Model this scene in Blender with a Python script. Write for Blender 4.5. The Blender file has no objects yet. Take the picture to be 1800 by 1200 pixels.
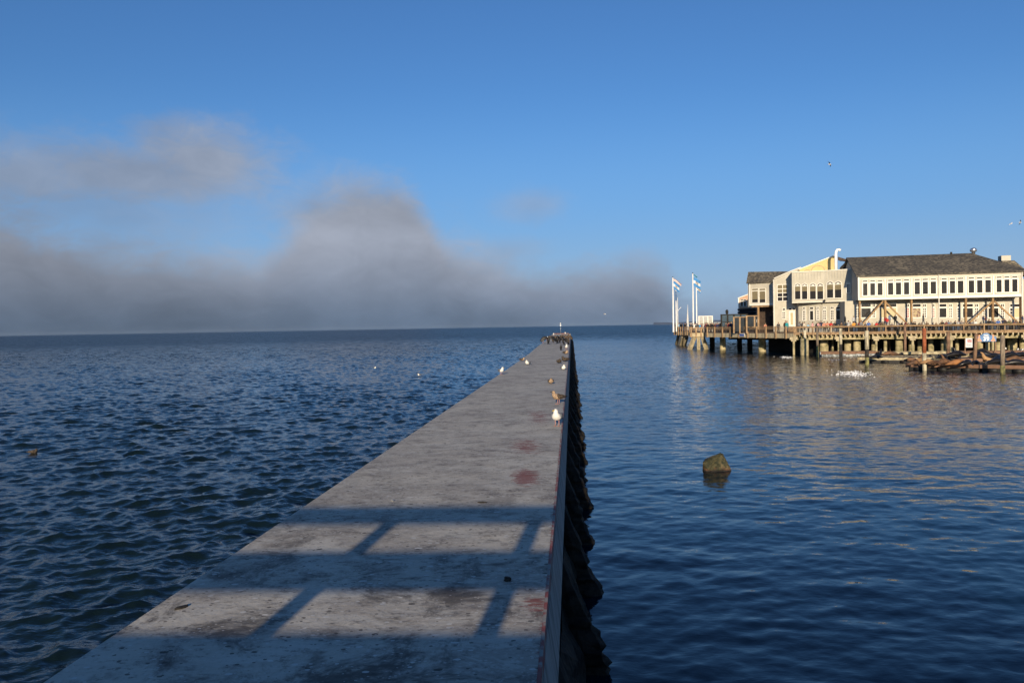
import bpy, bmesh, math, random
import numpy as np
from mathutils import Vector, Matrix
R = math.radians
S = bpy.context.scene
C = S.collection
rnd = random.Random(7)

# ---------------------------------------------------------------- camera
F = 1380.0
PITCH = math.atan(25.6 / F)
ROLL = R(1.0)
EYE = Vector((0, 0, 4.9))
ROT = Matrix.Rotation(math.pi / 2 - PITCH, 3, 'X') @ Matrix.Rotation(-ROLL, 3, 'Z')
cd = bpy.data.cameras.new('camera'); cam = bpy.data.objects.new('camera', cd); C.objects.link(cam)
cam.location = EYE; cam.rotation_euler = ROT.to_euler()
cd.sensor_width = 36; cd.lens = F / 1800 * 36; cd.clip_start = 0.05; cd.clip_end = 60000
S.camera = cam

# ---------------------------------------------------------------- light, sky, exposure
SUN_EL, SUN_TO = R(12.0), R(7.8)          # light travels away from the camera, 7.8 deg to the right
S.view_settings.view_transform = 'Standard'; S.view_settings.look = 'None'
S.view_settings.gamma = 1; S.view_settings.use_curve_mapping = False
S.view_settings.exposure = 0.35
L = Vector((math.sin(SUN_TO) * math.cos(SUN_EL), math.cos(SUN_TO) * math.cos(SUN_EL), -math.sin(SUN_EL)))
sd = bpy.data.lights.new('sun', 'SUN'); so = bpy.data.objects.new('sun', sd); C.objects.link(so)
sd.energy = 5.0; sd.angle = R(0.55); sd.color = (1.0, 0.83, 0.60)
so.rotation_euler = L.to_track_quat('-Z', 'Y').to_euler()

W = bpy.data.worlds.new('World'); S.world = W; W.use_nodes = True
nt = W.node_tree; nt.nodes.clear()

class NX:
    """tiny node-expression helper"""
    def __init__(s, t): s.t = t
    def n(s, typ, **k):
        o = s.t.nodes.new(typ)
        for a, b in k.items(): setattr(o, a, b)
        return o
    def put(s, sock, v):
        if hasattr(v, 'is_output'): s.t.links.new(v, sock)
        else: sock.default_value = v
    def m(s, op, a, b=0.0, c=0.0, clamp=False):
        o = s.n('ShaderNodeMath', operation=op, use_clamp=clamp)
        for i, v in enumerate((a, b, c)): s.put(o.inputs[i], v)
        return o.outputs[0]
    def vm(s, op, a, b=(0, 0, 0)):
        o = s.n('ShaderNodeVectorMath', operation=op)
        s.put(o.inputs[0], a); s.put(o.inputs[1], b); return o.outputs[0]
    def ss(s, v, a, b, lo=0.0, hi=1.0):
        o = s.n('ShaderNodeMapRange', interpolation_type='SMOOTHSTEP')
        for i, q in enumerate((v, a, b, lo, hi)): s.put(o.inputs[i], q)
        return o.outputs[0]
    def mix(s, f, a, b, blend='MIX'):
        o = s.n('ShaderNodeMix', data_type='RGBA', blend_type=blend)
        s.put(o.inputs[0], f)
        s.put(o.inputs[6], a if hasattr(a, 'is_output') else (*a, 1))
        s.put(o.inputs[7], b if hasattr(b, 'is_output') else (*b, 1))
        return o.outputs[2]
    def noise(s, vec, scale, detail=3.0, rough=0.5, dist=0.0, col=False):
        o = s.n('ShaderNodeTexNoise')
        s.put(o.inputs['Vector'], vec); o.inputs['Scale'].default_value = scale
        o.inputs['Detail'].default_value = detail; o.inputs['Roughness'].default_value = rough
        o.inputs['Distortion'].default_value = dist
        return o.outputs[1 if col else 0]
    def sep(s, v):
        o = s.n('ShaderNodeSeparateXYZ'); s.put(o.inputs[0], v); return o.outputs
    def comb(s, x, y, z):
        o = s.n('ShaderNodeCombineXYZ')
        for i, v in enumerate((x, y, z)): s.put(o.inputs[i], v)
        return o.outputs[0]
    def scale(s, v, sc): return s.vm('MULTIPLY', v, sc)

def horizon_y(x): return 574.4 - 0.01745 * (x - 900)
def px_az(x): return math.degrees(math.atan((x - 900) / F))
def px_el(x, y): return math.degrees(math.atan((horizon_y(x) - y) / F * math.cos(R(px_az(x)))))

x = NX(nt)
tc = x.n('ShaderNodeTexCoord')
sky = x.n('ShaderNodeTexSky', sky_type='NISHITA', sun_disc=False, sun_elevation=SUN_EL,
          sun_rotation=math.pi + SUN_TO, altitude=0, air_density=1.0, dust_density=0.6, ozone_density=2.2)
bg = x.n('ShaderNodeBackground'); bg.inputs[1].default_value = 0.075
x.t.links.new(x.mix(1.0, sky.outputs[0], (0.54, 0.89, 1.34), 'MULTIPLY'), bg.inputs[0])
d3 = x.sep(tc.outputs['Generated'])
el = x.m('MULTIPLY', x.m('ARCSINE', x.m('MINIMUM', d3[2], 0.999)), 57.29578)
az = x.m('MULTIPLY', x.m('ARCTAN2', d3[0], d3[1]), 57.29578)
def curve(v, lo, hi, pts, vmax):
    u = x.m('DIVIDE', x.m('SUBTRACT', v, lo), hi - lo, clamp=True)
    fc = x.n('ShaderNodeFloatCurve'); cu = fc.mapping.curves[0]
    P = [((a - lo) / (hi - lo), b / vmax) for a, b in pts]
    while len(cu.points) < len(P): cu.points.new(0.5, 0.5)
    for q, (a, b) in zip(cu.points, P): q.location = (a, b); q.handle_type = 'AUTO'
    fc.mapping.update()
    x.put(fc.inputs['Value'], u)
    return x.m('MULTIPLY', fc.outputs[0], vmax)
topline = [(-250, 330), (-60, 370), (60, 395), (180, 430), (330, 450), (440, 460), (480, 430), (530, 385), (590, 345), (660, 322), (710, 330), (755, 368),
           (800, 430), (870, 452), (960, 474), (1060, 468), (1120, 466), (1170, 484), (1210, 515), (1300, 528), (1500, 540), (1900, 545)]
bound = curve(az, -42, 42, [(px_az(a), px_el(a, b)) for a, b in topline], 12.0)
dv = tc.outputs['Generated']
n1 = x.m('SUBTRACT', x.noise(x.scale(dv, (1, 1, 1.7)), 8.0, 6, 0.6, 0.3), 0.5)
n2 = x.m('SUBTRACT', x.noise(x.scale(dv, (1, 1, 1.9)), 24.0, 7, 0.68, 1.1), 0.5)
nn = x.m('ADD', x.m('MULTIPLY', n1, 3.8), x.m('MULTIPLY', n2, 1.9))
n3 = x.m('SUBTRACT', x.noise(x.scale(dv, (1, 1, 1.6)), 6.0, 3, 0.5, 0.4), 0.5)
gap = x.m('SUBTRACT', x.m('ADD', bound, nn), el)
bank = x.ss(gap, -1.5, 2.0)
# frayed upper wisps
def puff(cx, cy, rx, ry, amt, nz=1.0):
    a0, e0 = px_az(cx), px_el(cx, cy)
    k = 180 / math.pi / F
    u = x.m('DIVIDE', x.m('SUBTRACT', az, a0), rx * k)
    v = x.m('DIVIDE', x.m('SUBTRACT', el, e0), ry * k)
    r2 = x.m('ADD', x.m('MULTIPLY', u, u), x.m('MULTIPLY', v, v))
    return x.m('MULTIPLY', x.ss(x.m('ADD', x.m('SQRT', r2), x.m('MULTIPLY', nn, -0.46 * nz)), 1.45, 0.0), amt)
wis = [puff(365, 285, 120, 70, 0.85), puff(230, 312, 230, 58, 0.78), puff(20, 305, 200, 55, 0.72), puff(940, 362, 75, 32, 0.42),
       puff(200, 370, 260, 75, 0.42), puff(890, 440, 95, 22, 0.40), puff(600, 385, 160, 75, 0.45), puff(-160, 310, 190, 90, 0.6)]
w = wis[0]
for q in wis[1:]: w = x.m('MAXIMUM', w, q)
dens = x.m('SUBTRACT', 1.0, x.m('MULTIPLY', x.m('SUBTRACT', 1.0, x.m('MULTIPLY', bank, 0.97)), x.m('SUBTRACT', 1.0, w)))
front = x.ss(x.m('ABSOLUTE', az), 95.0, 60.0)
dens = x.m('MULTIPLY', dens, x.m('MULTIPLY', front, x.ss(el, -0.6, 0.0)))
dens = x.m('MULTIPLY', dens, x.ss(az, 10.0, 30.0, 1.0, 0.35))
depth = x.m('ADD', x.m('MULTIPLY', x.ss(el, 6.5, -0.5), 0.85), x.m('MULTIPLY', x.ss(x.m('SUBTRACT', bound, el), 0.3, 6.0), 0.15))
colf = x.mix(depth, (0.325, 0.355, 0.43), (0.105, 0.150, 0.225))
lit = x.m('ADD', x.m('MULTIPLY', x.ss(az, -33.0, 2.0), 0.30), 0.80)
mott = x.m('ADD', 1.0, x.m('MULTIPLY', x.m('ADD', n3, x.m('MULTIPLY', n2, 0.28)), 0.95))
hi = x.ss(el, 6.0, 11.0)
colf = x.mix(x.m('MULTIPLY', hi, 0.65), colf, (0.36, 0.40, 0.49))
colf = x.mix(x.ss(az, 9.0, 16.0, 0.0, 0.75), colf, (0.24, 0.315, 0.45))
air = x.m('MULTIPLY', x.ss(el, 17.0, 0.0, 0.0, 0.92), x.ss(el, -3.0, -0.5))
fb = x.n('ShaderNodeBackground')
x.t.links.new(colf, fb.inputs[0]); x.put(fb.inputs[1], x.m('MULTIPLY', x.m('MULTIPLY', lit, mott), 0.80))
ab = x.n('ShaderNodeBackground'); x.put(ab.inputs[0], x.mix(x.ss(el, 0.0, 9.0), (0.35, 0.49, 0.68), (0.205, 0.395, 0.74))); ab.inputs[1].default_value = 0.74
m0 = x.n('ShaderNodeMixShader'); x.put(m0.inputs[0], air)
x.t.links.new(bg.outputs[0], m0.inputs[1]); x.t.links.new(ab.outputs[0], m0.inputs[2])
mx = x.n('ShaderNodeMixShader'); x.put(mx.inputs[0], dens)
x.t.links.new(m0.outputs[0], mx.inputs[1]); x.t.links.new(fb.outputs[0], mx.inputs[2])
wo = x.n('ShaderNodeOutputWorld'); x.t.links.new(mx.outputs[0], wo.inputs[0])

# ---------------------------------------------------------------- helpers
def ray(px, py): return ROT @ Vector(((px - 900) / F, -(py - 600) / F, -1))
def at(px, py, z=0.0):
    d = ray(px, py); return EYE + d * ((z - EYE.z) / d.z)
def atd(px, py, dist):
    d = ray(px, py); return EYE + d * (dist / d.y)

MATS = {}
def mat(name, col, rough=0.7, var=0.12, scale=3.0, bump=0.0, bscale=None, metal=0.0, stretch=(1, 1, 1), objcol=False, spec=0.4, col2=None, cthr=None):
    if name in MATS: return MATS[name]
    m = bpy.data.materials.new(name); m.use_nodes = True; t = m.node_tree; t.nodes.clear(); k = NX(t)
    b = k.n('ShaderNodeBsdfPrincipled'); o = k.n('ShaderNodeOutputMaterial'); t.links.new(b.outputs[0], o.inputs[0])
    g = k.n('ShaderNodeNewGeometry').outputs['Position']
    v = k.scale(g, stretch)
    nz = k.noise(v, scale, 5, 0.6)
    if objcol:
        base = k.n('ShaderNodeObjectInfo').outputs['Color']
        cc = k.mix(k.m('MULTIPLY', nz, var), base, (0, 0, 0))
    else:
        c2 = col2 or tuple(max(0.0, c * (1 - 2.2 * var)) for c in col)
        f = k.ss(nz, cthr[0], cthr[1]) if cthr else k.ss(nz, 0.3, 0.7)
        hi_ = tuple(min(1.0, c * (1 + var * .5)) for c in col)
        cc = k.mix(f, hi_, c2)
        ri = k.n('ShaderNodeObjectInfo').outputs['Random']
        cc = k.mix(1.0, cc, k.comb(*[k.m('ADD', 0.93, k.m('MULTIPLY', ri, 0.14))] * 3), 'MULTIPLY')
    t.links.new(cc, b.inputs['Base Color'])
    b.inputs['Roughness'].default_value = rough; b.inputs['Metallic'].default_value = metal
    b.inputs['Specular IOR Level'].default_value = spec
    if bump:
        bn = k.n('ShaderNodeBump'); bn.inputs['Distance'].default_value = bump; bn.inputs['Strength'].default_value = 1
        t.links.new(k.noise(v, bscale or scale * 4, 4, 0.6), bn.inputs['Height']); t.links.new(bn.outputs[0], b.inputs['Normal'])
    MATS[name] = m; return m

class MB:
    def __init__(s): s.v = []; s.f = []; s.mi = []; s.smooth = []
    def add(s, vs, fs, mi=0, smooth=False):
        o = len(s.v); s.v += [tuple(q) for q in vs]
        for f in fs: s.f.append([i + o for i in f]); s.mi.append(mi); s.smooth.append(smooth)
        return s
    def box(s, x0, x1, y0, y1, z0, z1, M=None, mi=0):
        vs = [Vector(q) for q in ((x0, y0, z0), (x1, y0, z0), (x1, y1, z0), (x0, y1, z0), (x0, y0, z1), (x1, y0, z1), (x1, y1, z1), (x0, y1, z1))]
        if M is not None: vs = [M @ q for q in vs]
        return s.add(vs, [(0, 3, 2, 1), (4, 5, 6, 7), (0, 1, 5, 4), (1, 2, 6, 5), (2, 3, 7, 6), (3, 0, 4, 7)], mi)
    def prism(s, poly, h0, h1, M=None, mi=0):
        """poly in local XZ, extruded along local Y from h0 to h1"""
        n = len(poly); vs = [Vector((a, h0, b)) for a, b in poly] + [Vector((a, h1, b)) for a, b in poly]
        if M is not None: vs = [M @ q for q in vs]
        fs = [list(range(n)), list(range(2 * n - 1, n - 1, -1))] + [(i + n, (i + 1) % n + n, (i + 1) % n, i) for i in range(n)]
        return s.add(vs, fs, mi)
    def tube(s, pts, rads, seg=8, mi=0, smooth=True, cap=True, ref=None, M=None):
        """loft of ellipses along a path; rads: r or (ra, rb)"""
        pts = [Vector(p) for p in pts]; rings = []
        if not isinstance(rads, (list, tuple)): rads = [rads] * len(pts)
        ref = Vector(ref) if ref else None
        for i, p in enumerate(pts):
            t = (pts[min(i + 1, len(pts) - 1)] - pts[max(i - 1, 0)])
            if t.length < 1e-9: t = Vector((0, 0, 1))
            t.normalize()
            rf = ref or (Vector((1, 0, 0)) if abs(t.x) < 0.9 else Vector((0, 1, 0)))
            a = rf - t * rf.dot(t)
            a = a.normalized() if a.length > 1e-6 else t.orthogonal().normalized()
            b = t.cross(a)
            r = rads[i]; ra, rb = (r if isinstance(r, (tuple, list)) else (r, r))
            rings.append([p + a * (ra * math.cos(2 * math.pi * k / seg)) + b * (rb * math.sin(2 * math.pi * k / seg)) for k in range(seg)])
        vs = [q for rg in rings for q in rg]
        if M is not None: vs = [M @ q for q in vs]
        fs = []
        for i in range(len(pts) - 1):
            for k in range(seg):
                a0, b0 = i * seg + k, i * seg + (k + 1) % seg
                fs.append((a0, b0, b0 + seg, a0 + seg))
        if cap: fs.append(list(range(seg - 1, -1, -1))); fs.append([(len(pts) - 1) * seg + k for k in range(seg)])
        return s.add(vs, fs, mi, smooth)
    def bar(s, a, b, w, h, mi=0):
        a, b = Vector(a), Vector(b); t = (b - a); L_ = t.length; t.normalize()
        up = Vector((0, 0, 1)) if abs(t.z) < 0.95 else Vector((0, 1, 0))
        sx = t.cross(up).normalized(); uz = sx.cross(t)
        M = Matrix((( sx.x, t.x, uz.x, a.x), (sx.y, t.y, uz.y, a.y), (sx.z, t.z, uz.z, a.z), (0, 0, 0, 1)))
        return s.box(-w / 2, w / 2, 0, L_, -h / 2, h / 2, M, mi)
    def mesh(s, name):
        me = bpy.data.meshes.new(name); me.from_pydata(s.v, [], s.f)
        me.polygons.foreach_set('material_index', s.mi); me.polygons.foreach_set('use_smooth', s.smooth)
        me.update(); return me
    def build(s, name, mats, parent=None, **k):
        me = s.mesh(name)
        for m in (mats if isinstance(mats, (list, tuple)) else [mats]): me.materials.append(m)
        return link(name, me, parent, **k)
def link(name, me, parent=None, loc=None, rot=None, scale=None, kind=None, label=None):
    o = bpy.data.objects.new(name, me); C.objects.link(o)
    if parent is not None: o.parent = parent
    if loc is not None: o.location = loc
    if rot is not None: o.rotation_euler = rot
    if scale is not None: o.scale = scale
    if kind: o['kind'] = kind
    if label: o['label'] = label
    return o
def empty(name, label, cat, group=None, loc=(0, 0, 0), rz=0.0):
    o = bpy.data.objects.new(name, None); C.objects.link(o); o.location = loc; o.rotation_euler = (0, 0, rz)
    o.empty_display_size = 0.3
    return tag(o, label, cat, group)
def tag(o, label, cat, group=None, kind=None):
    if label: o['label'] = label
    if cat: o['category'] = cat
    if group: o['group'] = group
    if kind: o['kind'] = kind
    return o
def copy_tree(root, label=None, loc=None, rz=None, scale=None):
    r = root.copy(); C.objects.link(r)
    for ch in list(root.children):
        c = ch.copy(); C.objects.link(c); c.parent = r
        for g in list(ch.children):
            d = g.copy(); C.objects.link(d); d.parent = c
    if label: r['label'] = label
    if loc is not None: r.location = loc
    if rz is not None: r.rotation_euler = (0, 0, rz)
    if scale is not None: r.scale = (scale,) * 3
    return r

# ---------------------------------------------------------------- water
def ocean(N, Lt, rms, seed, wind, kpeak, spread, damp):
    rg = np.random.default_rng(seed)
    k1 = 2 * np.pi * np.fft.fftfreq(N, Lt / N); kx, ky = np.meshgrid(k1, k1, indexing='ij')
    k = np.hypot(kx, ky); k[0, 0] = 1e9
    wd = np.array(wind) / np.hypot(*wind)
    c = np.abs(kx * wd[0] + ky * wd[1]) / k
    P = np.exp(-1.25 * (kpeak / k) ** 2) / k ** 4 * (c ** spread + 0.06) * np.exp(-(k / damp) ** 2)
    A = np.sqrt(P) * (rg.normal(size=(N, N)) + 1j * rg.normal(size=(N, N)))
    h = np.fft.ifft2(A).real; sc = rms / h.std(); h *= sc
    dx = np.fft.ifft2(1j * kx / k * A).real * sc; dy = np.fft.ifft2(1j * ky / k * A).real * sc
    return [a.astype(np.float32) for a in (h, dx, dy)]
def samp(T, Lt, X, Y):
    N = T[0].shape[0]; u = (X / Lt * N) % N; v = (Y / Lt * N) % N
    i = np.floor(u).astype(int) % N; j = np.floor(v).astype(int) % N; a = u - np.floor(u); b = v - np.floor(v)
    i2 = (i + 1) % N; j2 = (j + 1) % N
    return [t[i, j] * (1 - a) * (1 - b) + t[i2, j] * a * (1 - b) + t[i, j2] * (1 - a) * b + t[i2, j2] * a * b for t in T]
def sstep(v, a, b):
    t = np.clip((v - a) / (b - a), 0, 1); return t * t * (3 - 2 * t)
def calm_mask(X, Y):
    edge = -0.275 + 0.076 * Y
    m = sstep(X - edge, -1.0, 0.5) * (1 - sstep(Y, 230, 330)) * (1 - 0.75 * sstep(X - edge, 14, 40) * sstep(Y, 130, 190))
    return m
def build_water():
    th = np.concatenate([R(1) * np.linspace(-180, -46, 40)[:-1], R(1) * np.linspace(-46, 46, 780), R(1) * np.linspace(46, 180, 40)[1:]])
    rr = np.concatenate([[0.5, 2, 4, 6], np.geomspace(8, 380, 900), np.geomspace(384, 20000, 80)])
    TH, RR = np.meshgrid(th, rr, indexing='ij'); X = RR * np.sin(TH); Y = RR * np.cos(TH)
    rough1 = ocean(1024, 61.0, 0.040, 3, (0.30, -0.95), 2.9, 2.0, 30)
    rough2 = ocean(512, 23.7, 0.019, 5, (-0.5, -0.85), 5.0, 1.0, 40)
    calm1 = ocean(512, 43.0, 0.0095, 9, (0.15, -1.0), 1.6, 1.6, 9)
    calm2 = ocean(512, 17.3, 0.0045, 12, (0.4, -0.9), 6.5, 1.2, 26)
    cm = calm_mask(X, Y)
    fade = 1 - sstep(RR, 170, 378)
    a = samp(rough1, 61.0, X + 0.3 * Y, Y - 0.3 * X); b = samp(rough2, 23.7, X, Y)
    c = samp(calm1, 43.0, X - 0.2 * Y, Y + 0.2 * X); d = samp(calm2, 17.3, X, Y)
    up = 1 + 0.6 * sstep(RR, 22, 60)
    gm = 0.85 + 0.22 * np.sin(X * .11 + 1.3 * np.sin(Y * .05)) * np.sin(Y * .083 - X * .031) + 0.12 * np.sin(X * .37 + Y * .21)
    a = [q * gm for q in a]
    H = (1 - cm) * (a[0] + b[0]) + cm * (c[0] + d[0] * up)
    DX = (1 - cm) * (a[1] + b[1]) * .85 + cm * (c[1] + d[1]) * .5
    DY = (1 - cm) * (a[2] + b[2]) * .85 + cm * (c[2] + d[2]) * .5
    inr = sstep(np.abs(TH), R(46), R(44)) if False else (1 - sstep(np.abs(TH), R(43.5), R(46))) * sstep(RR, 6.5, 9)
    H *= fade * inr; DX *= fade * inr; DY *= fade * inr
    # ring join: close the loop
    nA, nR = X.shape
    V = np.stack([X + DX, Y + DY, H], -1).reshape(-1, 3).astype(np.float32)
    i = np.arange(nA - 1)[:, None]; j = np.arange(nR - 1)[None, :]
    q = np.stack([i * nR + j, (i + 1) * nR + j, (i + 1) * nR + j + 1, i * nR + j + 1], -1).reshape(-1, 4)[:, ::-1].astype(np.int32)
    # drop the quads that nobody can see far behind? keep all: the sheet is closed round the camera
    me = bpy.data.meshes.new('water'); me.vertices.add(len(V)); me.vertices.foreach_set('co', V.ravel())
    me.loops.add(q.size); me.loops.foreach_set('vertex_index', q.ravel())
    me.polygons.add(len(q)); me.polygons.foreach_set('loop_start', np.arange(0, q.size, 4, dtype=np.int32))
    me.polygons.foreach_set('loop_total', np.full(len(q), 4, np.int32)); me.polygons.foreach_set('use_smooth', np.ones(len(q), bool))
    me.update(); me.validate()
    at_ = me.attributes.new('calm', 'FLOAT', 'POINT'); at_.data.foreach_set('value', cm.reshape(-1).astype(np.float32))
    m = bpy.data.materials.new('sea_water'); m.use_nodes = True; t = m.node_tree; t.nodes.clear(); k = NX(t)
    bs = k.n('ShaderNodeBsdfPrincipled'); o = k.n('ShaderNodeOutputMaterial'); t.links.new(bs.outputs[0], o.inputs[0])
    pos = k.n('ShaderNodeNewGeometry').outputs['Position']
    ca = k.n('ShaderNodeAttribute', attribute_name='calm').outputs['Fac']
    turb = k.noise(pos, 0.05, 3)
    body = k.mix(ca, (0.004, 0.010, 0.012), (0.001, 0.008, 0.017))
    t.links.new(body, bs.inputs['Base Color'])
    bs.inputs['IOR'].default_value = 1.333; bs.inputs['Specular IOR Level'].default_value = 0.43
    r3 = k.n('ShaderNodeVectorMath', operation='LENGTH'); t.links.new(pos, r3.inputs[0]); dist = r3.outputs['Value']
    gust = k.ss(k.noise(k.scale(pos, (1, 0.45, 1)), 0.035, 3, 0.6), 0.35, 0.65)
    k.put(bs.inputs['Roughness'], k.m('ADD', 0.05, k.ss(dist, 30, 450, 0.0, 0.27)))
    p2 = k.scale(pos, (0.8, 1.25, 1))
    h1 = k.noise(p2, 3.2, 3, 0.55, 0.4)      # 0.3 m ripples
    h2 = k.noise(p2, 11.0, 2, 0.5)           # capillary
    inv = k.m('SUBTRACT', 1.0, ca)
    reach = k.m('MULTIPLY', k.ss(dist, 16, 50, 0.24, 0.8), k.m('ADD', 0.55, k.m('MULTIPLY', gust, 0.6)))
    hh = k.m('MULTIPLY', k.m('ADD', k.m('MULTIPLY', h1, 0.050), k.m('MULTIPLY', h2, 0.007)), k.m('ADD', k.m('MULTIPLY', inv, 0.7), k.m('MULTIPLY', ca, reach)))
    bn = k.n('ShaderNodeBump'); bn.inputs['Distance'].default_value = 1.0; bn.inputs['Strength'].default_value = 1
    t.links.new(hh, bn.inputs['Height'])
    # facet slopes of wavelets too small or too far for the mesh
    p3 = k.scale(pos, (0.7, 1.2, 1))
    ca1 = k.vm('SUBTRACT', k.noise(p3, 2.6, 2, 0.6, 0.0, True), (0.5, 0.5, 0.5)); cb1 = k.vm('SUBTRACT', k.noise(p3, 0.55, 3, 0.65, 0.0, True), (0.5, 0.5, 0.5))
    s1 = k.m('ADD', k.m('MULTIPLY', inv, k.ss(dist, 25, 220, 0.10, 2.0)), k.m('MULTIPLY', ca, k.m('MULTIPLY', reach, 0.5)))
    s2 = k.m('ADD', k.m('MULTIPLY', inv, k.ss(dist, 50, 300, 0.0, 3.4)), k.m('MULTIPLY', ca, k.ss(dist, 70, 250, 0.0, 0.5)))
    sl = k.vm('ADD', k.scale(ca1, k.comb(s1, k.m('MULTIPLY', s1, k.m('ADD', 1.0, k.m('MULTIPLY', ca, k.ss(dist, 35, 80, 0.0, 1.2)))), 0.0)), k.scale(cb1, k.comb(s2, s2, 0.0)))
    nrm = k.vm('NORMALIZE', k.vm('ADD', bn.outputs[0], sl))
    t.links.new(nrm, bs.inputs['Normal'])
    me.materials.append(m)
    return tag(link('water', me), 'dark blue choppy bay water, smoother on the right of the jetty', None, kind='structure')
build_water()

# distant shore, haze mixed into the bluish hill colour
def ridge(name, d, pts, depth_):
    mb = MB(); n = len(pts); vs = []
    for (px, py) in pts:
        p = atd(px, py, d); b = atd(px, py, d + depth_)
        vs += [(p.x, p.y, -1), (p.x * 1.01, p.y * 1.01 + 60, max(p.z * .5, 1)), (b.x, b.y, max(p.z * (d + depth_) / d, 1)), (b.x * 1.05, b.y * 1.05, -1)]
    fs = []
    for i in range(n - 1):
        for j in range(3): fs.append((i * 4 + j, (i + 1) * 4 + j, (i + 1) * 4 + j + 1, i * 4 + j + 1))
    mb.add(vs, fs, 0, True)
    return mb.build(name, mat('far_hill', (0.14, 0.18, 0.235), 1.0, 0.2, 0.004))
random.seed(4)
shore = ridge('distant_shore', 7000, [(px, horizon_y(px) - 2.2 - 3.2 * math.exp(-((px - 1262) / 45) ** 2) - 1.6 * math.exp(-((px - 1130) / 40) ** 2) - random.random() * .8) for px in range(1150, 1420, 10)], 900)
tag(shore, 'faint low hills of the far shore along the horizon behind the flagpoles', None, kind='structure')
fm = mat('far_plaster', (0.26, 0.27, 0.29), 0.9, 0.05)
for i, (px, wd, ht, lab) in enumerate([(1216, 8, 2.2, 'tiny pale far shore building between sailboat and tallest flagpole'), (1262, 14, 2.4, 'long tiny pale building on the far shore right of the white lattice kiosk')]):
    p = atd(px, horizon_y(px), 6900); s_ = 6900 / F
    tag(MB().box(p.x - wd * s_ / 2, p.x + wd * s_ / 2, p.y, p.y + 40, 0, ht * s_ + 3).build('far_building', fm), lab, 'building', 'pale buildings on the far shore')

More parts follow.
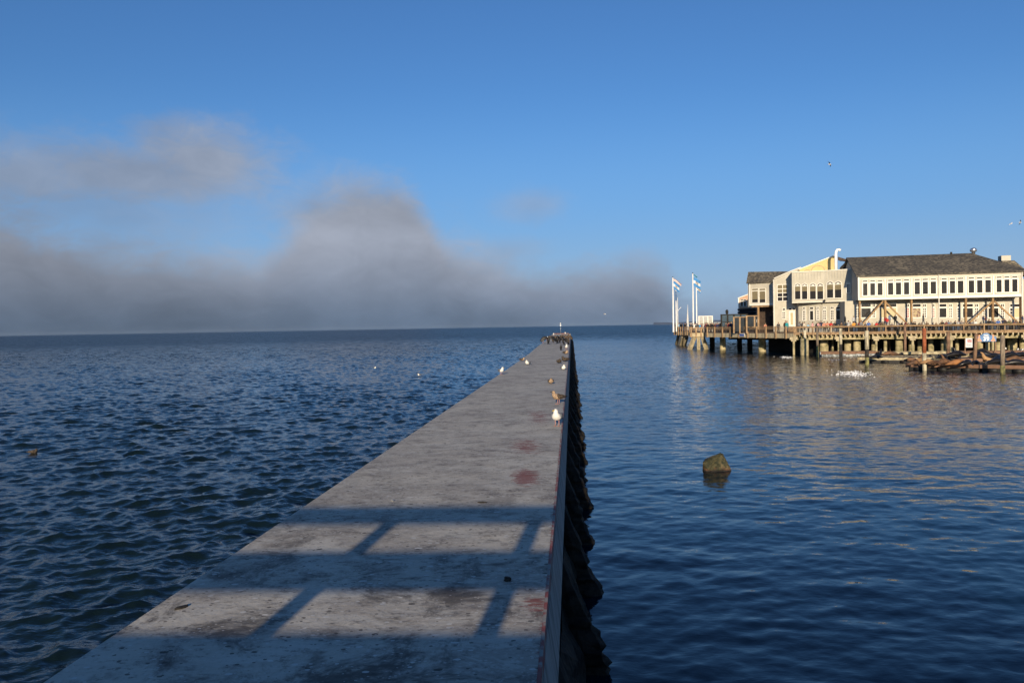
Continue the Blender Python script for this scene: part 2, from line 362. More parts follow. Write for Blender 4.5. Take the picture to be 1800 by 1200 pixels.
# ---------------------------------------------------------------- concrete jetty
EDGE = lambda y: -0.275 + 0.076 * y
def WID(y): return 3.57 + 0.5 * float(sstep(np.float64(y), 55, 115)) + 1.5 * float(sstep(np.float64(y), 120, 250))
YE = 248.0; DZ = 2.4
jm = bpy.data.materials.new('jetty_concrete'); jm.use_nodes = True
def jetty_mat():
    t = jm.node_tree; t.nodes.clear(); k = NX(t)
    b = k.n('ShaderNodeBsdfPrincipled'); o = k.n('ShaderNodeOutputMaterial'); t.links.new(b.outputs[0], o.inputs[0])
    pos = k.n('ShaderNodeNewGeometry').outputs['Position']; P = k.sep(pos)
    big = k.noise(pos, 0.55, 5, 0.65, 0.3); med = k.noise(k.scale(pos, (1, 1, 1)), 2.6, 6, 0.7); fine = k.noise(pos, 22, 4, 0.7)
    col = k.mix(k.ss(big, 0.32, 0.68), (0.50, 0.455, 0.375), (0.33, 0.295, 0.25))
    col = k.mix(k.m('MULTIPLY', k.ss(med, 0.48, 0.68), 0.70), col, (0.15, 0.13, 0.115))
    lo2 = k.noise(k.scale(pos, (1, 1.6, 1)), 1.1, 6, 0.75, 0.6)
    col = k.mix(k.m('MULTIPLY', k.ss(lo2, 0.48, 0.62), 0.65), col, (0.54, 0.51, 0.44))
    sp2 = k.noise(k.scale(pos, (1, 1.8, 1)), 6.5, 5, 0.8)
    col = k.mix(k.m('MULTIPLY', k.ss(sp2, 0.54, 0.64), 0.65), col, (0.10, 0.085, 0.075))
    col = k.mix(k.m('MULTIPLY', k.ss(sp2, 0.46, 0.36), 0.6), col, (0.52, 0.49, 0.43))
    col = k.mix(k.m('MULTIPLY', k.ss(fine, 0.55, 0.8), 0.5), col, (0.10, 0.09, 0.08))
    # cross-wise scouring streaks
    st = k.noise(k.scale(pos, (0.6, 3.5, 1)), 2.2, 5, 0.7)
    col = k.mix(k.m('MULTIPLY', k.ss(st, 0.5, 0.7), 0.35), col, (0.43, 0.40, 0.35))
    # dark grime near the shore end and a few blotches
    gr = k.m('MULTIPLY', k.ss(k.noise(pos, 1.3, 6, 0.75, 0.5), 0.47, 0.64), k.ss(P[1], 13, 6.5, 0.22, 0.85))
    col = k.mix(gr, col, (0.062, 0.052, 0.045))
    # dark specks and smears
    def spots(sc, thr, rad, sx=1.0, sy=1.0, off=0.0):
        v = k.n('ShaderNodeTexVoronoi'); v.inputs['Scale'].default_value = sc
        wob = k.vm('ADD', k.scale(pos, (sx, sy, 1)), k.scale(k.noise(pos, 9, 3, 0.6, col=True), (0.10 / sc * 3,) * 3))
        t.links.new(k.vm('ADD', wob, (off, off * .7, 0)), v.inputs['Vector'])
        rc = k.sep(v.outputs['Color'])
        pick = k.m('GREATER_THAN', rc[0], thr)
        r_ = k.m('MULTIPLY', k.m('ADD', 0.3, rc[1]), rad)
        return k.m('MULTIPLY', pick, k.m('LESS_THAN', v.outputs['Distance'], r_))
    col = k.mix(k.m('MULTIPLY', spots(5.5, 0.72, 0.14, 1, 1.3), 0.85), col, (0.045, 0.038, 0.032))
    col = k.mix(k.m('MULTIPLY', spots(16, 0.82, 0.28, 1, 1.3, 3.1), 0.8), col, (0.06, 0.05, 0.045))
    col = k.mix(k.m('MULTIPLY', spots(3.0, 0.50, 0.12, 1, 2.0, 7.7), 0.85), col, (0.60, 0.585, 0.54))
    col = k.mix(k.m('MULTIPLY', spots(9.0, 0.72, 0.22, 1, 1.5, 5.2), 0.8), col, (0.56, 0.55, 0.51))
    col = k.mix(k.m('MULTIPLY', spots(26.0, 0.72, 0.30, 1, 1.3, 1.3), 0.65), col, (0.52, 0.50, 0.46))
    # worn red paint
    rp = k.noise(k.scale(pos, (0.7, 2.2, 1)), 6, 7, 0.82, 0.3)
    red = None
    for (px, py, rx, ry, am) in ((924, 838, .30, .95, 1.0), (925, 784, .45, 1.5, .8), (948, 733, .5, 2.6, .7), (940, 1062, .20, .35, .8), (985, 700, .25, 3, .35), (520, 1000, .3, .4, .15)):
        c = at(px, py, DZ)
        u = k.m('DIVIDE', k.m('SUBTRACT', P[0], c.x), rx); v = k.m('DIVIDE', k.m('SUBTRACT', P[1], c.y), ry)
        g = k.m('MULTIPLY', k.m('EXPONENT', k.m('MULTIPLY', k.m('ADD', k.m('MULTIPLY', u, u), k.m('MULTIPLY', v, v)), -1.0)), am)
        red = g if red is None else k.m('MAXIMUM', red, g)
    ed = k.m('SUBTRACT', k.m('ADD', k.m('MULTIPLY', P[1], 0.076), -0.275), P[0])
    edge = k.ss(ed, 0.10, 0.0, 0.0, 0.55)
    red = k.m('MAXIMUM', red, edge)
    rm = k.ss(k.m('SUBTRACT', rp, k.m('MULTIPLY', k.m('SUBTRACT', 1.0, red), 0.35)), 0.34, 0.43)
    rm = k.m('MULTIPLY', rm, k.ss(red, 0.03, 0.3))
    col = k.mix(k.m('MULTIPLY', rm, 0.8), col, (0.20, 0.045, 0.035))
    t.links.new(col, b.inputs['Base Color']); b.inputs['Roughness'].default_value = 0.82; b.inputs['Specular IOR Level'].default_value = 0.35
    hh = k.m('ADD', k.m('MULTIPLY', fine, 0.004), k.m('ADD', k.m('MULTIPLY', med, 0.006), k.m('MULTIPLY', big, 0.02)))
    bn = k.n('ShaderNodeBump'); bn.inputs['Distance'].default_value = 1.0
    t.links.new(hh, bn.inputs['Height']); t.links.new(bn.outputs[0], b.inputs['Normal'])
jetty_mat()
band_m = mat('jetty_fascia_concrete', (0.29, 0.27, 0.25), 0.8, 0.3, 2.0, 0.008, 8, col2=(0.13, 0.12, 0.115), cthr=(0.4, 0.7), stretch=(3, 3, 0.5))
redm = mat('worn_red_paint', (0.22, 0.06, 0.05), 0.75, 0.3, 6, 0.004, 20, col2=(0.25, 0.235, 0.21), cthr=(0.42, 0.56))
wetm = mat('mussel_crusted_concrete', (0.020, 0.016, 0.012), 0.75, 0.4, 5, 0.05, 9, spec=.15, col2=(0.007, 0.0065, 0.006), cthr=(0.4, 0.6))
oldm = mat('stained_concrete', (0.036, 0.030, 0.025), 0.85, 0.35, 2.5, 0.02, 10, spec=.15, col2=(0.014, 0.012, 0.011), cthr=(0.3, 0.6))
J = empty('jetty', 'long narrow weathered concrete jetty splashed with bird droppings, running out into the bay', 'jetty')
ys = [-4, 0] + list(np.geomspace(4, YE, 60))
def jsweep(name, offs, m, prof_close=True, w_mode=None, kind=None):
    """sweep a cross section: offs = list of (kind 'R'/'L', outward offset, z)"""
    mb = MB(); n = len(offs); vs = []
    for y in ys:
        for (sd_, o_, z_) in offs:
            xx = EDGE(y) + o_ if sd_ == 'R' else EDGE(y) - WID(y) - o_
            vs.append((xx, y, z_))
    fs = [(i * n + j, i * n + (j + 1) % n, (i + 1) * n + (j + 1) % n, (i + 1) * n + j) for i in range(len(ys) - 1) for j in range(n)]
    fs += [list(range(n))[::-1], [(len(ys) - 1) * n + j for j in range(n)]]
    mb.add(vs, fs); return mb.build(name, m, J)
jsweep('deck', [('R', -0.012, DZ), ('L', 0.0, DZ), ('L', 0.0, DZ - .35), ('R', -0.012, DZ - .35)], jm)
jsweep('edge_strip', [('R', 0.018, DZ - 0.004), ('R', -0.0125, DZ - 0.004), ('R', -0.0125, DZ - 0.13), ('R', 0.022, DZ - 0.13)], redm)
jsweep('fascia', [('R', 0.026, DZ - 0.132), ('R', -0.2, DZ - 0.132), ('R', -0.2, DZ - .70), ('R', 0.105, DZ - .70)], band_m)
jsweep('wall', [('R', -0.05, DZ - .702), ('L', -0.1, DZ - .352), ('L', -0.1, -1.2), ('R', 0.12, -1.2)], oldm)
# battered buttresses with crusted feet, one every 3.4 m along the right side
def fin_mesh(seed):
    rg = random.Random(seed); pass
    mb = MB(); n = 24
    prof = []; wob = 0.0
    for i in range(n + 1):
        f = i / n; z = 1.70 - f * 2.1
        out = 0.05 + 0.80 * f ** .92
        cr = min(1, max(0, (1.25 - z)) * 1.3)
        wob = wob * .6 + rg.uniform(-.06, .075)
        out += wob * cr + .03 * cr
        prof.append((out, z, 0.15 + (0.06 + rg.uniform(-.02, 0.06)) * cr, cr))
    vs = []
    for out, z, w_, cr in prof:
        j = lambda a: rg.uniform(-a, a) * cr
        for (ox, oy) in ((-0.25, -w_ * .9), (out * .55, -w_ * 1.05 - j(.03)), (out * .93, -w_ * .8 + j(.03)), (out + j(.04), j(.04)), (out * .93 + j(.03), w_ * .8), (out * .55, w_ * 1.05), (-0.25, w_)):
            vs.append((ox, oy, z + j(.025)))
    fs = [(i * 7 + j, i * 7 + j + 1, (i + 1) * 7 + j + 1, (i + 1) * 7 + j) for i in range(n) for j in range(6)]
    fs += [list(range(7))[::-1]]
    mb.add(vs, fs, 0, False)
    for i, f in enumerate(mb.f):
        z = sum(mb.v[q][2] for q in f) / len(f)
        mb.mi[i] = 1 if z < 1.15 else 0
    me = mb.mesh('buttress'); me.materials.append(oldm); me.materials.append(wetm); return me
fins = [fin_mesh(s_) for s_ in range(6)]
y = 11.2 - 3.4 * 3; i = 0
while y < YE - 1:
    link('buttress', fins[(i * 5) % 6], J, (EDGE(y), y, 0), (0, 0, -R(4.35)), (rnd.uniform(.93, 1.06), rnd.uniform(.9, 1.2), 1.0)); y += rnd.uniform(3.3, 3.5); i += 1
# mussel and weed crust along the foot of the wall
mb = MB(); rg = random.Random(3); vs = []; cnt = 0
yy = [0 + i * 0.45 for i in range(int(YE / .45))]
for y in yy:
    for (o_, z_) in ((0.08, .95), (0.20 + rg.uniform(-.06, .1), .7), (0.28 + rg.uniform(-.08, .12), .35), (0.34 + rg.uniform(-.08, .14), 0.05), (0.32, -.6)):
        vs.append((EDGE(y) + o_, y + rg.uniform(-.1, .1), z_ + rg.uniform(-.07, .07)))
mb.add(vs, [(i * 5 + j, (i + 1) * 5 + j, (i + 1) * 5 + j + 1, i * 5 + j + 1) for i in range(len(yy) - 1) for j in range(4)])
mb.build('mussel_crust', wetm, J, kind='stuff')
# low kerb at the seaward end
rust = mat('rusty_steel', (0.22, 0.085, 0.04), 0.75, 0.3, 3, 0.01, 9, col2=(0.09, 0.04, 0.025))
MB().box(EDGE(YE) - WID(YE) + .1, EDGE(YE) - .6, YE - .35, YE - .02, DZ + .004, DZ + .22).build('end_kerb', rust, J)

# debris on the deck
def lump(rad, seed, flat=1.0, sub=1, rough=0.25):
    bm = bmesh.new(); bmesh.ops.create_icosphere(bm, subdivisions=sub, radius=rad); rg = random.Random(seed)
    for v in bm.verts:
        v.co *= 1 + rg.uniform(-rough, rough); v.co.z *= flat
    me = bpy.data.meshes.new('lump'); bm.to_mesh(me); bm.free(); return me
dk = mat('dark_crust', (0.03, 0.025, 0.02), 0.9, 0.3, 30)
me = lump(0.036, 5, .7, 2); me.materials.append(dk); p = at(892, 1020, DZ)
tag(link('seaweed_clump', me, None, (p.x, p.y, DZ + .015)), 'small black clump of dried seaweed on the shaded part of the jetty', 'seaweed')
for (px, py, sc, lab) in ((848, 883, 1, 'short dark twig lying on the jetty near the worn red patch'), (318, 1068, 1.2, 'dark scrap lying near the left edge of the jetty'), (690, 880, .8, 'tiny pale shell on the sunlit middle of the jetty')):
    p = at(px, py, DZ); me = lump(0.03, px, .35, 1, .4); me.materials.append(mat('shell', (.5, .47, .4), .6, .2, 30) if 'shell' in lab else dk)
    tag(link('shell' if 'shell' in lab else 'debris', me, None, (p.x, p.y, DZ + .008), (0, 0, px), (2.2 * sc, sc, sc)), lab, 'shell' if 'shell' in lab else 'debris')

# pole with lamp at the end of the jetty
galv = mat('galvanised_steel', (0.42, 0.44, 0.46), 0.4, 0.12, 6, metal=0.7)
white = mat('white_paint', (0.80, 0.78, 0.74), 0.5, 0.05, 1.5)
p = at(985.5, 586, DZ); yb = YE - .7; xb = p.x / p.y * yb
LP = empty('marker_lamp_pole', 'slim grey pole with a small white lamp on the far end of the jetty', 'lamp', loc=(xb, yb, DZ))
MB().tube([(0, 0, 0), (0, 0, 3.1)], [.07, .045], 8).build('pole', galv, LP)
MB().tube([(0, 0, 0), (0, 0, .06)], .16, 10).build('base_plate', galv, LP)
MB().box(-.17, .17, -.1, .1, 2.55, 2.85).build('junction_box', galv, LP)
MB().tube([(0, 0, 3.1), (0, 0, 3.2), (0, 0, 3.42), (0, 0, 3.52)], [.10, .16, .15, .05], 10).build('lamp_head', white, LP)

# ---------------------------------------------------------------- viewing platform behind the photographer (its railing shades the jetty)
wood = mat('weathered_timber', (0.30, 0.21, 0.13), 0.85, 0.25, 2.5, 0.01, 12, stretch=(1, 1, .25), col2=(0.14, 0.10, 0.07))
T12 = math.tan(SUN_EL) / math.cos(SUN_TO)
VP = empty('viewing_platform', 'timber viewing platform whose railing throws its shadow on the near end of the jetty', 'platform', loc=(0, -.35, 0), rz=-R(2.6))
zt = lambda Y: DZ + (Y + .35) * T12
for i in range(14):
    MB().box(-6.5, 6.0, -.25 * i - .245, -.25 * i, zt(6.35) - .06, zt(6.35)).build('plank', wood, VP)
MB().box(-6.5, 6.0, -3.4, -.05, zt(6.35) - .42, zt(6.35) - .064).build('deck_frame', wood, VP)
MB().box(-6.6, 6.1, -6.0, -1.2, -1.5, zt(6.35) - .425).build('shade_wall', oldm, VP)  # unseen wall added to keep low sun off the nearest buttress
for (za, zb) in ((zt(7.38), zt(8.70)), (zt(9.90), zt(10.9))):
    MB().box(-6.5, 6.0, -.06, 0, za, zb).build('rail', wood, VP)
sx = 1.86; x0 = -0.29 - math.sin(SUN_TO) * 6.65 + .02
for i in range(-3, 4):
    xx = x0 + i * sx
    MB().box(xx - .10, xx + .10, -.12, -.062, zt(6.35) - .35, zt(10.6)).build('post', wood, VP)
for xx in (-6.2, -3, 0.0, 3, 5.8): MB().tube([(xx, -1.7, -1), (xx, -1.7, zt(6.35) - .425)], .18, 10).build('pile', wood, VP)
hz = bpy.data.materials.new('haze_air'); hz.use_nodes = True; hz.node_tree.nodes.clear(); k = NX(hz.node_tree)
pv = k.n('ShaderNodeVolumePrincipled'); pv.inputs['Color'].default_value = (0.55, 0.68, 0.85, 1); pv.inputs['Density'].default_value = 0.000006; pv.inputs['Anisotropy'].default_value = 0.0
oo = k.n('ShaderNodeOutputMaterial'); hz.node_tree.links.new(pv.outputs[0], oo.inputs['Volume'])
tag(MB().box(-21000, 21000, -21000, 21000, -2.5, 60).build('haze', hz), 'thin sea haze over the bay', None, kind='stuff')
# ---------------------------------------------------------------- wharf
WZ = 3.18
def wp(px, d): return Vector(((px - 900) / F * d, d, 0.0))
W0, W1, W2, W3, W4, W5, W6 = wp(1186, 180), wp(1213, 170), wp(1213, 147), wp(1240, 147), wp(1241, 143), wp(1395, 118), wp(1960, 102.5)
tanc = mat('pale_wharf_concrete', (0.44, 0.37, 0.24), 0.85, 0.2, 1.2, 0.01, 6, stretch=(2, 2, .5), col2=(0.27, 0.23, 0.15), cthr=(.35, .7))
colc = mat('column_concrete', (0.38, 0.32, 0.19), 0.85, 0.2, 1.3, 0.03, 6, col2=(0.14, 0.13, 0.06), cthr=(.35, .7))
tim = mat('railing_timber', (0.33, 0.22, 0.12), 0.8, 0.2, 2.0, 0.004, 10, col2=(0.20, 0.13, 0.075))
timd = mat('dark_timber', (0.075, 0.05, 0.035), 0.85, 0.2, 2.0, 0.01, 10)
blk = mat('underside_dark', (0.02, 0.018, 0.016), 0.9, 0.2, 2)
WH = empty('wharf', 'long wharf deck on concrete columns and raking legs under the restaurant buildings', 'wharf')
def slab(name, poly, z0, z1, m, parent=WH):
    n = len(poly); vs = [(p.x, p.y, z0) for p in poly] + [(p.x, p.y, z1) for p in poly]
    fs = [list(range(n))[::-1], list(range(n, 2 * n))] + [(i, (i + 1) % n, (i + 1) % n + n, i + n) for i in range(n)]
    return MB().add(vs, fs).build(name, m, parent)
B_ = lambda p, d: Vector((p.x + d * .3, p.y + d, 0))
slab('deck_slab', [W0 + Vector((.05, .06, 0)), W1 + Vector((0, .06, 0)), W2 + Vector((.06, .05, 0)), W3 + Vector((-.05, .06, 0)), W4 + Vector((.05, .06, 0)), W5 + Vector((.02, .08, 0)), W6, wp(1960, 150), wp(1400, 215), wp(1215, 215)], WZ - .25, WZ, tim)
def seg(a, b):
    t = (b - a); n = t.length; t.normalize(); return t, n, Vector((-t.y, t.x, 0))     # direction, length, inward normal (away from the camera)
def frame_m(o, t, nrm): return Matrix(((t.x, nrm.x, 0, o.x), (t.y, nrm.y, 0, o.y), (0, 0, 1, 0), (0, 0, 0, 1)))
SEGA = [(W0, W1), (W1, W2), (W2, W3), (W3, W4), (W4, W5)]
for a, b in SEGA:
    t, n, nr = seg(a, b); M = frame_m(a, t, nr)
    MB().box(.005, n - .005, -.0, .28, WZ - .74, WZ - .02, M).build('fascia', tanc, WH)
t, n, nr = seg(W5, W6); MBT = frame_m(W5, t, nr); LB = n
MB().box(.01, n, .02, .12, WZ - .22, WZ - .01, MBT).build('fascia', tim, WH)
jb = MB().box(-.07, .07, -.10, .95, WZ - .55, WZ - .23).mesh('joist'); jb.materials.append(tanc)
k_ = .3
while k_ < n - .3:
    p = MBT @ Vector((k_, 0, 0)); link('joist', jb, WH, (p.x, p.y, 0), (0, 0, math.atan2(t.y, t.x))); k_ += .62
MB().box(0, n, .96, 1.3, WZ - 1.0, WZ - .26, MBT).build('edge_beam', colc, WH)
MB().box(2, n, 14, 14.5, -1, WZ - .26, MBT).build('dark_backing', blk, WH)  # black slab added for the darkness under the deck
MB().box(0, n, 8.5, 9, WZ - 1.35, WZ - .26, MBT).build('dark_beam', blk, WH)  # deep black beam, also there to darken the view below the deck
t2, n2_, nr2 = seg(W4, W5); MA = frame_m(W4, t2, nr2)
MB().box(9, n2_ - 1, 7, 7.5, -1, WZ - .26, MA).build('dark_backing', blk, WH)  # same added black backing along the left side
MB().box(1, n2_ - .5, 4, 4.5, WZ - 1.25, WZ - .26, MA).build('dark_beam', blk, WH)
def column(px, py, r, seg_=18, ztop=WZ - .74, base=0.0, capr=None, m=colc):
    p = at(px, py, 0); mb = MB()
    mb.tube([(p.x, p.y + r, -1), (p.x, p.y + r, 1.6), (p.x, p.y + r, 1.62), (p.x, p.y + r, ztop)], [r, r, r * .96, r * .96], seg_)
    mb.build('column', m, WH); return p
for px, py, r in ((1272, 615, .54), (1342, 618, .62), (1417, 624.5, .6)): column(px, py, r)
def at_line(px, a, b, off=0.0):
    t, n, nr = seg(a, b); o = a + nr * off; d = ray(px, 580); d = Vector((d.x, d.y, 0))
    # solve o + t*s = eye + d*q
    det = t.x * -d.y + d.x * t.y
    rx, ry = -o.x, -o.y
    s_ = (rx * -d.y + d.x * ry) / det
    return o + t * s_
rg = random.Random(11)
for px, r in ((1448, .75), (1460, .5), (1491, .7), (1506, .62), (1536, .42), (1556, .3), (1580, .55), (1602, .6), (1616, .32), (1636, .45), (1660, .7), (1682, .35), (1722, .6), (1736, .35), (1755, .5), (1779, .7), (1797, .4)):
    p = at_line(px, W5, W6, rg.uniform(2.2, 7.0)); r *= rg.uniform(.7, 1.0)
    MB().tube([(p.x, p.y, -1), (p.x, p.y, .9), (p.x, p.y, WZ - 1.0), (p.x, p.y, WZ - .26)], [r * 1.04, r, r * .97, r * .97], 14).build('column', colc, WH)
for px in (1395, 1474, 1540, 1604, 1672, 1745, 1803):        # bracketed caps with a thin post below
    p = at_line(px, W5, W6, .35); mb = MB()
    M = frame_m(p, t, nr); mb.box(-.55, .55, -.3, .3, WZ - .95, WZ - .56, M).box(-.35, .35, -.25, .25, WZ - 1.2, WZ - .952, M)
    mb.build('bracket', tanc, WH)
    MB().tube([(p.x, p.y, -.8), (p.x, p.y, WZ - 1.21)], .17, 10).build('post', colc, WH)
def leg(pa, za, pb, zb, w): MB().bar((pa.x, pa.y, za), (pb.x, pb.y, zb), w, w).build('raking_leg', tanc, WH)
for pb, ptp in ((1210, 1221), (1228, 1228), (1243, 1235)):
    leg(wp(ptp, 147.5), WZ - .72, wp(pb, 149.6), -.6, .62)
leg(wp(1193, 181), WZ - .72, wp(1187.5, 188), -.6, .55); leg(wp(1204, 176), WZ - .72, wp(1197, 181), -.6, 1.5)
for px, d in ((1252, 152), (1300, 156), (1318, 150), (1385, 134), (1365, 140)):
    p = wp(px, d); MB().tube([(p.x, p.y, -1), (p.x, p.y, WZ - .3)], .5, 12).build('column', blk, WH)  # black columns added to the darkness under the deck

# railings: every post a part, five boards per side
def railing(a, b, gap, label, style, ph=0.0, off=-.05):
    t, n, nr = seg(a, b); ang = math.atan2(t.y, t.x)
    o = empty('railing', label, 'railing', 'timber railings along the wharf edge', loc=(a.x + nr.x * off, a.y + nr.y * off, 0), rz=ang)
    if style == 'A':
        pm = MB().box(-.15, .15, -.13, .02, WZ - .80, WZ + 1.10).mesh('post'); pm.materials.append(tim)
        for i, z in enumerate((.16, .38, .60, .82)): MB().box(0, n, .025, .065, WZ + z, WZ + z + .11).build('rail', timd if i < 2 else tim, o)
        MB().box(0, n, -.06, .16, WZ + 1.02, WZ + 1.09).build('cap_rail', tim, o)
    else:
        pm = MB().box(-.07, .07, -.05, .07, WZ - .30, WZ + .93).mesh('post'); pm.materials.append(tim)
        MB().box(0, n, -.10, .14, WZ + .935, WZ + 1.02).build('cap_rail', tim, o)
        MB().box(0, n, .075, .115, WZ + .80, WZ + .93).build('rail', tim, o)
        MB().box(0, n, .075, .115, WZ + .02, WZ + .14).build('rail', tim, o)
        mw = MB(); q = .1                                                   # wire infill
        while q < n - .1: mw.box(q - .006, q + .006, .086, .098, WZ + .15, WZ + .79); q += .30
        for z in (.3, .45, .62): mw.box(0, n, .08, .085, WZ + z, WZ + z + .012)
        mw.build('wire_mesh', mat('dark_wire', (.05, .045, .04), .6, .1, 5, metal=.4), o)
    q = ph
    while q <= n + .01: link('post', pm, o, (q, 0, 0)); q += gap
    return o
railing(W0, W1, 1.42, 'timber railing round the leftmost outer corner platform of the wharf', 'A')
railing(W2, W3, .93 * 1.0, 'short timber railing above the three raking concrete legs', 'A', .2)
railing(W4, W5, 2.62, 'long plank railing with thick posts over the pale concrete edge of the wharf', 'A', .6)
railing(W5, W6, 2.45, 'timber and wire railing lined with spectators in front of the long white building', 'B', .3)

# ---------------------------------------------------------------- buildings
siding = mat('greige_siding', (0.47, 0.44, 0.36), 0.75, 0.06, .8, 0.012, 1.0)
sidl = mat('cream_siding', (0.52, 0.485, 0.40), 0.7, 0.05, .8)
trimm = mat('white_trim', (0.74, 0.71, 0.63), 0.55, 0.04, 2)
yel = mat('yellow_siding', (0.66, 0.50, 0.22), 0.75, 0.06, .7)
tanb = mat('salmon_siding', (0.50, 0.31, 0.20), 0.75, 0.06, .7)
glass = mat('dark_glass', (0.016, 0.016, 0.018), 0.12, 0.4, 1.5, spec=0.28, col2=(0.026, 0.022, 0.018))
blind = mat('tan_blind', (0.20, 0.165, 0.095), 0.35, 0.08, 2)
redb = mat('red_poster', (0.42, 0.06, 0.06), 0.5, 0.1, 2)
def groove(m, sc, amt):
    """clapboards / battens as relief on the siding"""
    t = m.node_tree; k = NX(t); b = [n for n in t.nodes if n.type == 'BSDF_PRINCIPLED'][0]
    P = k.sep(k.n('ShaderNodeNewGeometry').outputs['Position'])
    f = k.m('FRACT', k.m('MULTIPLY', P[2], sc)); bn = k.n('ShaderNodeBump'); bn.inputs['Distance'].default_value = amt
    t.links.new(f, bn.inputs['Height']); t.links.new(bn.outputs[0], b.inputs['Normal'])
groove(sidl, 5.0, .02); groove(yel, 5.0, .015)
roofm = bpy.data.materials.new('shingle_roof'); roofm.use_nodes = True
def roof_mat():
    t = roofm.node_tree; t.nodes.clear(); k = NX(t); b = k.n('ShaderNodeBsdfPrincipled'); o = k.n('ShaderNodeOutputMaterial'); t.links.new(b.outputs[0], o.inputs[0])
    pos = k.n('ShaderNodeNewGeometry').outputs['Position']
    v = k.n('ShaderNodeTexVoronoi'); v.inputs['Scale'].default_value = 1.0; t.links.new(k.scale(pos, (3.2, 3.2, 6.5)), v.inputs['Vector'])
    c = k.sep(v.outputs['Color'])
    col = k.mix(k.ss(c[0], .2, 1.0), (0.050, 0.045, 0.038), (0.17, 0.145, 0.105))
    col = k.mix(k.m('MULTIPLY', k.ss(k.noise(pos, .25, 4), .4, .65), .55), col, (0.04, 0.037, 0.033))
    t.links.new(col, b.inputs['Base Color']); b.inputs['Roughness'].default_value = .9
    bn = k.n('ShaderNodeBump'); bn.inputs['Distance'].default_value = .03; t.links.new(c[1], bn.inputs['Height']); t.links.new(bn.outputs[0], b.inputs['Normal'])
roof_mat()
class Plane:
    """vertical facade: local x along it to the right, local y into the building, z up"""
    def __init__(s, a, b):
        s.t, s.n, s.nr = seg(a, b); s.o = a.copy(); s.M = frame_m(a, s.t, s.nr)
    def back(s, q):
        p = Plane(s.o, s.o + s.t); p.n = s.n; p.o = s.o + s.nr * q; p.M = frame_m(p.o, s.t, s.nr); return p
    def hit(s, px, py):
        d = ray(px, py); det = s.t.x * -d.y + d.x * s.t.y
        rx, ry = -s.o.x, -s.o.y
        u = (rx * -d.y + d.x * ry) / det
        q = (s.o.x + s.t.x * u) / d.x
        return u, EYE.z + d.z * q
    def box(s, name, m, parent, u0, u1, y0, y1, z0, z1, **k): return MB().box(u0, u1, y0, y1, z0, z1, s.M).build(name, m, parent, **k)
    def quad(s, name, m, parent, px, thick=.12, y0=0.0):
        poly = [s.hit(*q) for q in px]; return MB().prism(poly, y0, y0 + thick, s.M).build(name, m, parent)
def window(PL, parent, x0, x1, y0, y1, cols=1, rows=1, fw=.10, mw=.035, pm=None, arch=False, blindf=0.0, px=True, label=None):
    if px:
        u0, z1 = PL.hit(x0, y0); u1, z0 = PL.hit(x1, y1)
    else: u0, u1, z1, z0 = x0, x1, y0, y1
    mb = MB(); F0, F1 = -.10, -.004
    mb.box(u0 - fw, u0, F0, F1, z0 - fw, z1 + fw, PL.M).box(u1, u1 + fw, F0, F1, z0 - fw, z1 + fw, PL.M)
    mb.box(u0 + .001, u1 - .001, F0 + .002, F1, z1, z1 + fw, PL.M).box(u0 + .001, u1 - .001, F0 - .03, F1, z0 - fw, z0, PL.M)
    for i in range(1, cols): c = u0 + (u1 - u0) * i / cols; mb.box(c - mw, c + mw, F0 + .02, F1, z0, z1, PL.M)
    for i in range(1, rows): c = z0 + (z1 - z0) * i / rows; mb.box(u0, u1, F0 + .025, F1, c - mw, c + mw, PL.M)
    f = None
    if arch:
        cu, r = (u0 + u1) / 2, (u1 - u0) / 2 + fw * .8; zb = z1 + fw + .01; n = 12
        ring = [(cu + math.cos(math.pi * i / n) * r, zb + math.sin(math.pi * i / n) * r * .78) for i in range(n + 1)]
        inn = [(cu + math.cos(math.pi * i / n) * (r - fw), zb + math.sin(math.pi * i / n) * (r - fw) * .78) for i in range(n + 1)]
        for i in range(n): mb.prism([ring[i], ring[i + 1], inn[i + 1], inn[i]], F0, F1, PL.M)
        for i in range(1, 6):
            a_ = math.pi * i / 6
            mb.prism([(cu + math.cos(a_ - .07) * .2 * r, zb + math.sin(a_ - .07) * .2 * r), (cu + math.cos(a_ + .07) * .2 * r, zb + math.sin(a_ + .07) * .2 * r),
                      (cu + math.cos(a_ + .05) * (r - fw), zb + math.sin(a_ + .05) * (r - fw) * .78), (cu + math.cos(a_ - .05) * (r - fw), zb + math.sin(a_ - .05) * (r - fw) * .78)][::-1], F0 + .02, F1, PL.M)
        mb.prism([(cu + math.cos(math.pi * i / 8) * r * .38, zb + math.sin(math.pi * i / 8) * r * .34) for i in range(9)], F0 + .01, F1, PL.M)
    w = mb.build('window', trimm, parent)
    if label: w['label'] = label
    MB().box(u0, u1, -.03, -.002, z0, z1, PL.M).build('pane', pm or glass, w)
    if arch: MB().prism(inn, -.03, -.003, PL.M).build('fanlight', glass, w)
    if blindf: MB().box(u0 + .01, u1 - .01, -.036, -.031, z1 - (z1 - z0) * blindf, z1 - .01, PL.M).build('blind', blind, w)
    return w
Z2 = lambda a: (1470 + a / 5.4545)
Y2 = lambda a: (420 + a / 5.4545)
X8 = lambda a: 1300 + a / 8
Y8 = lambda a: 430 + a / 8

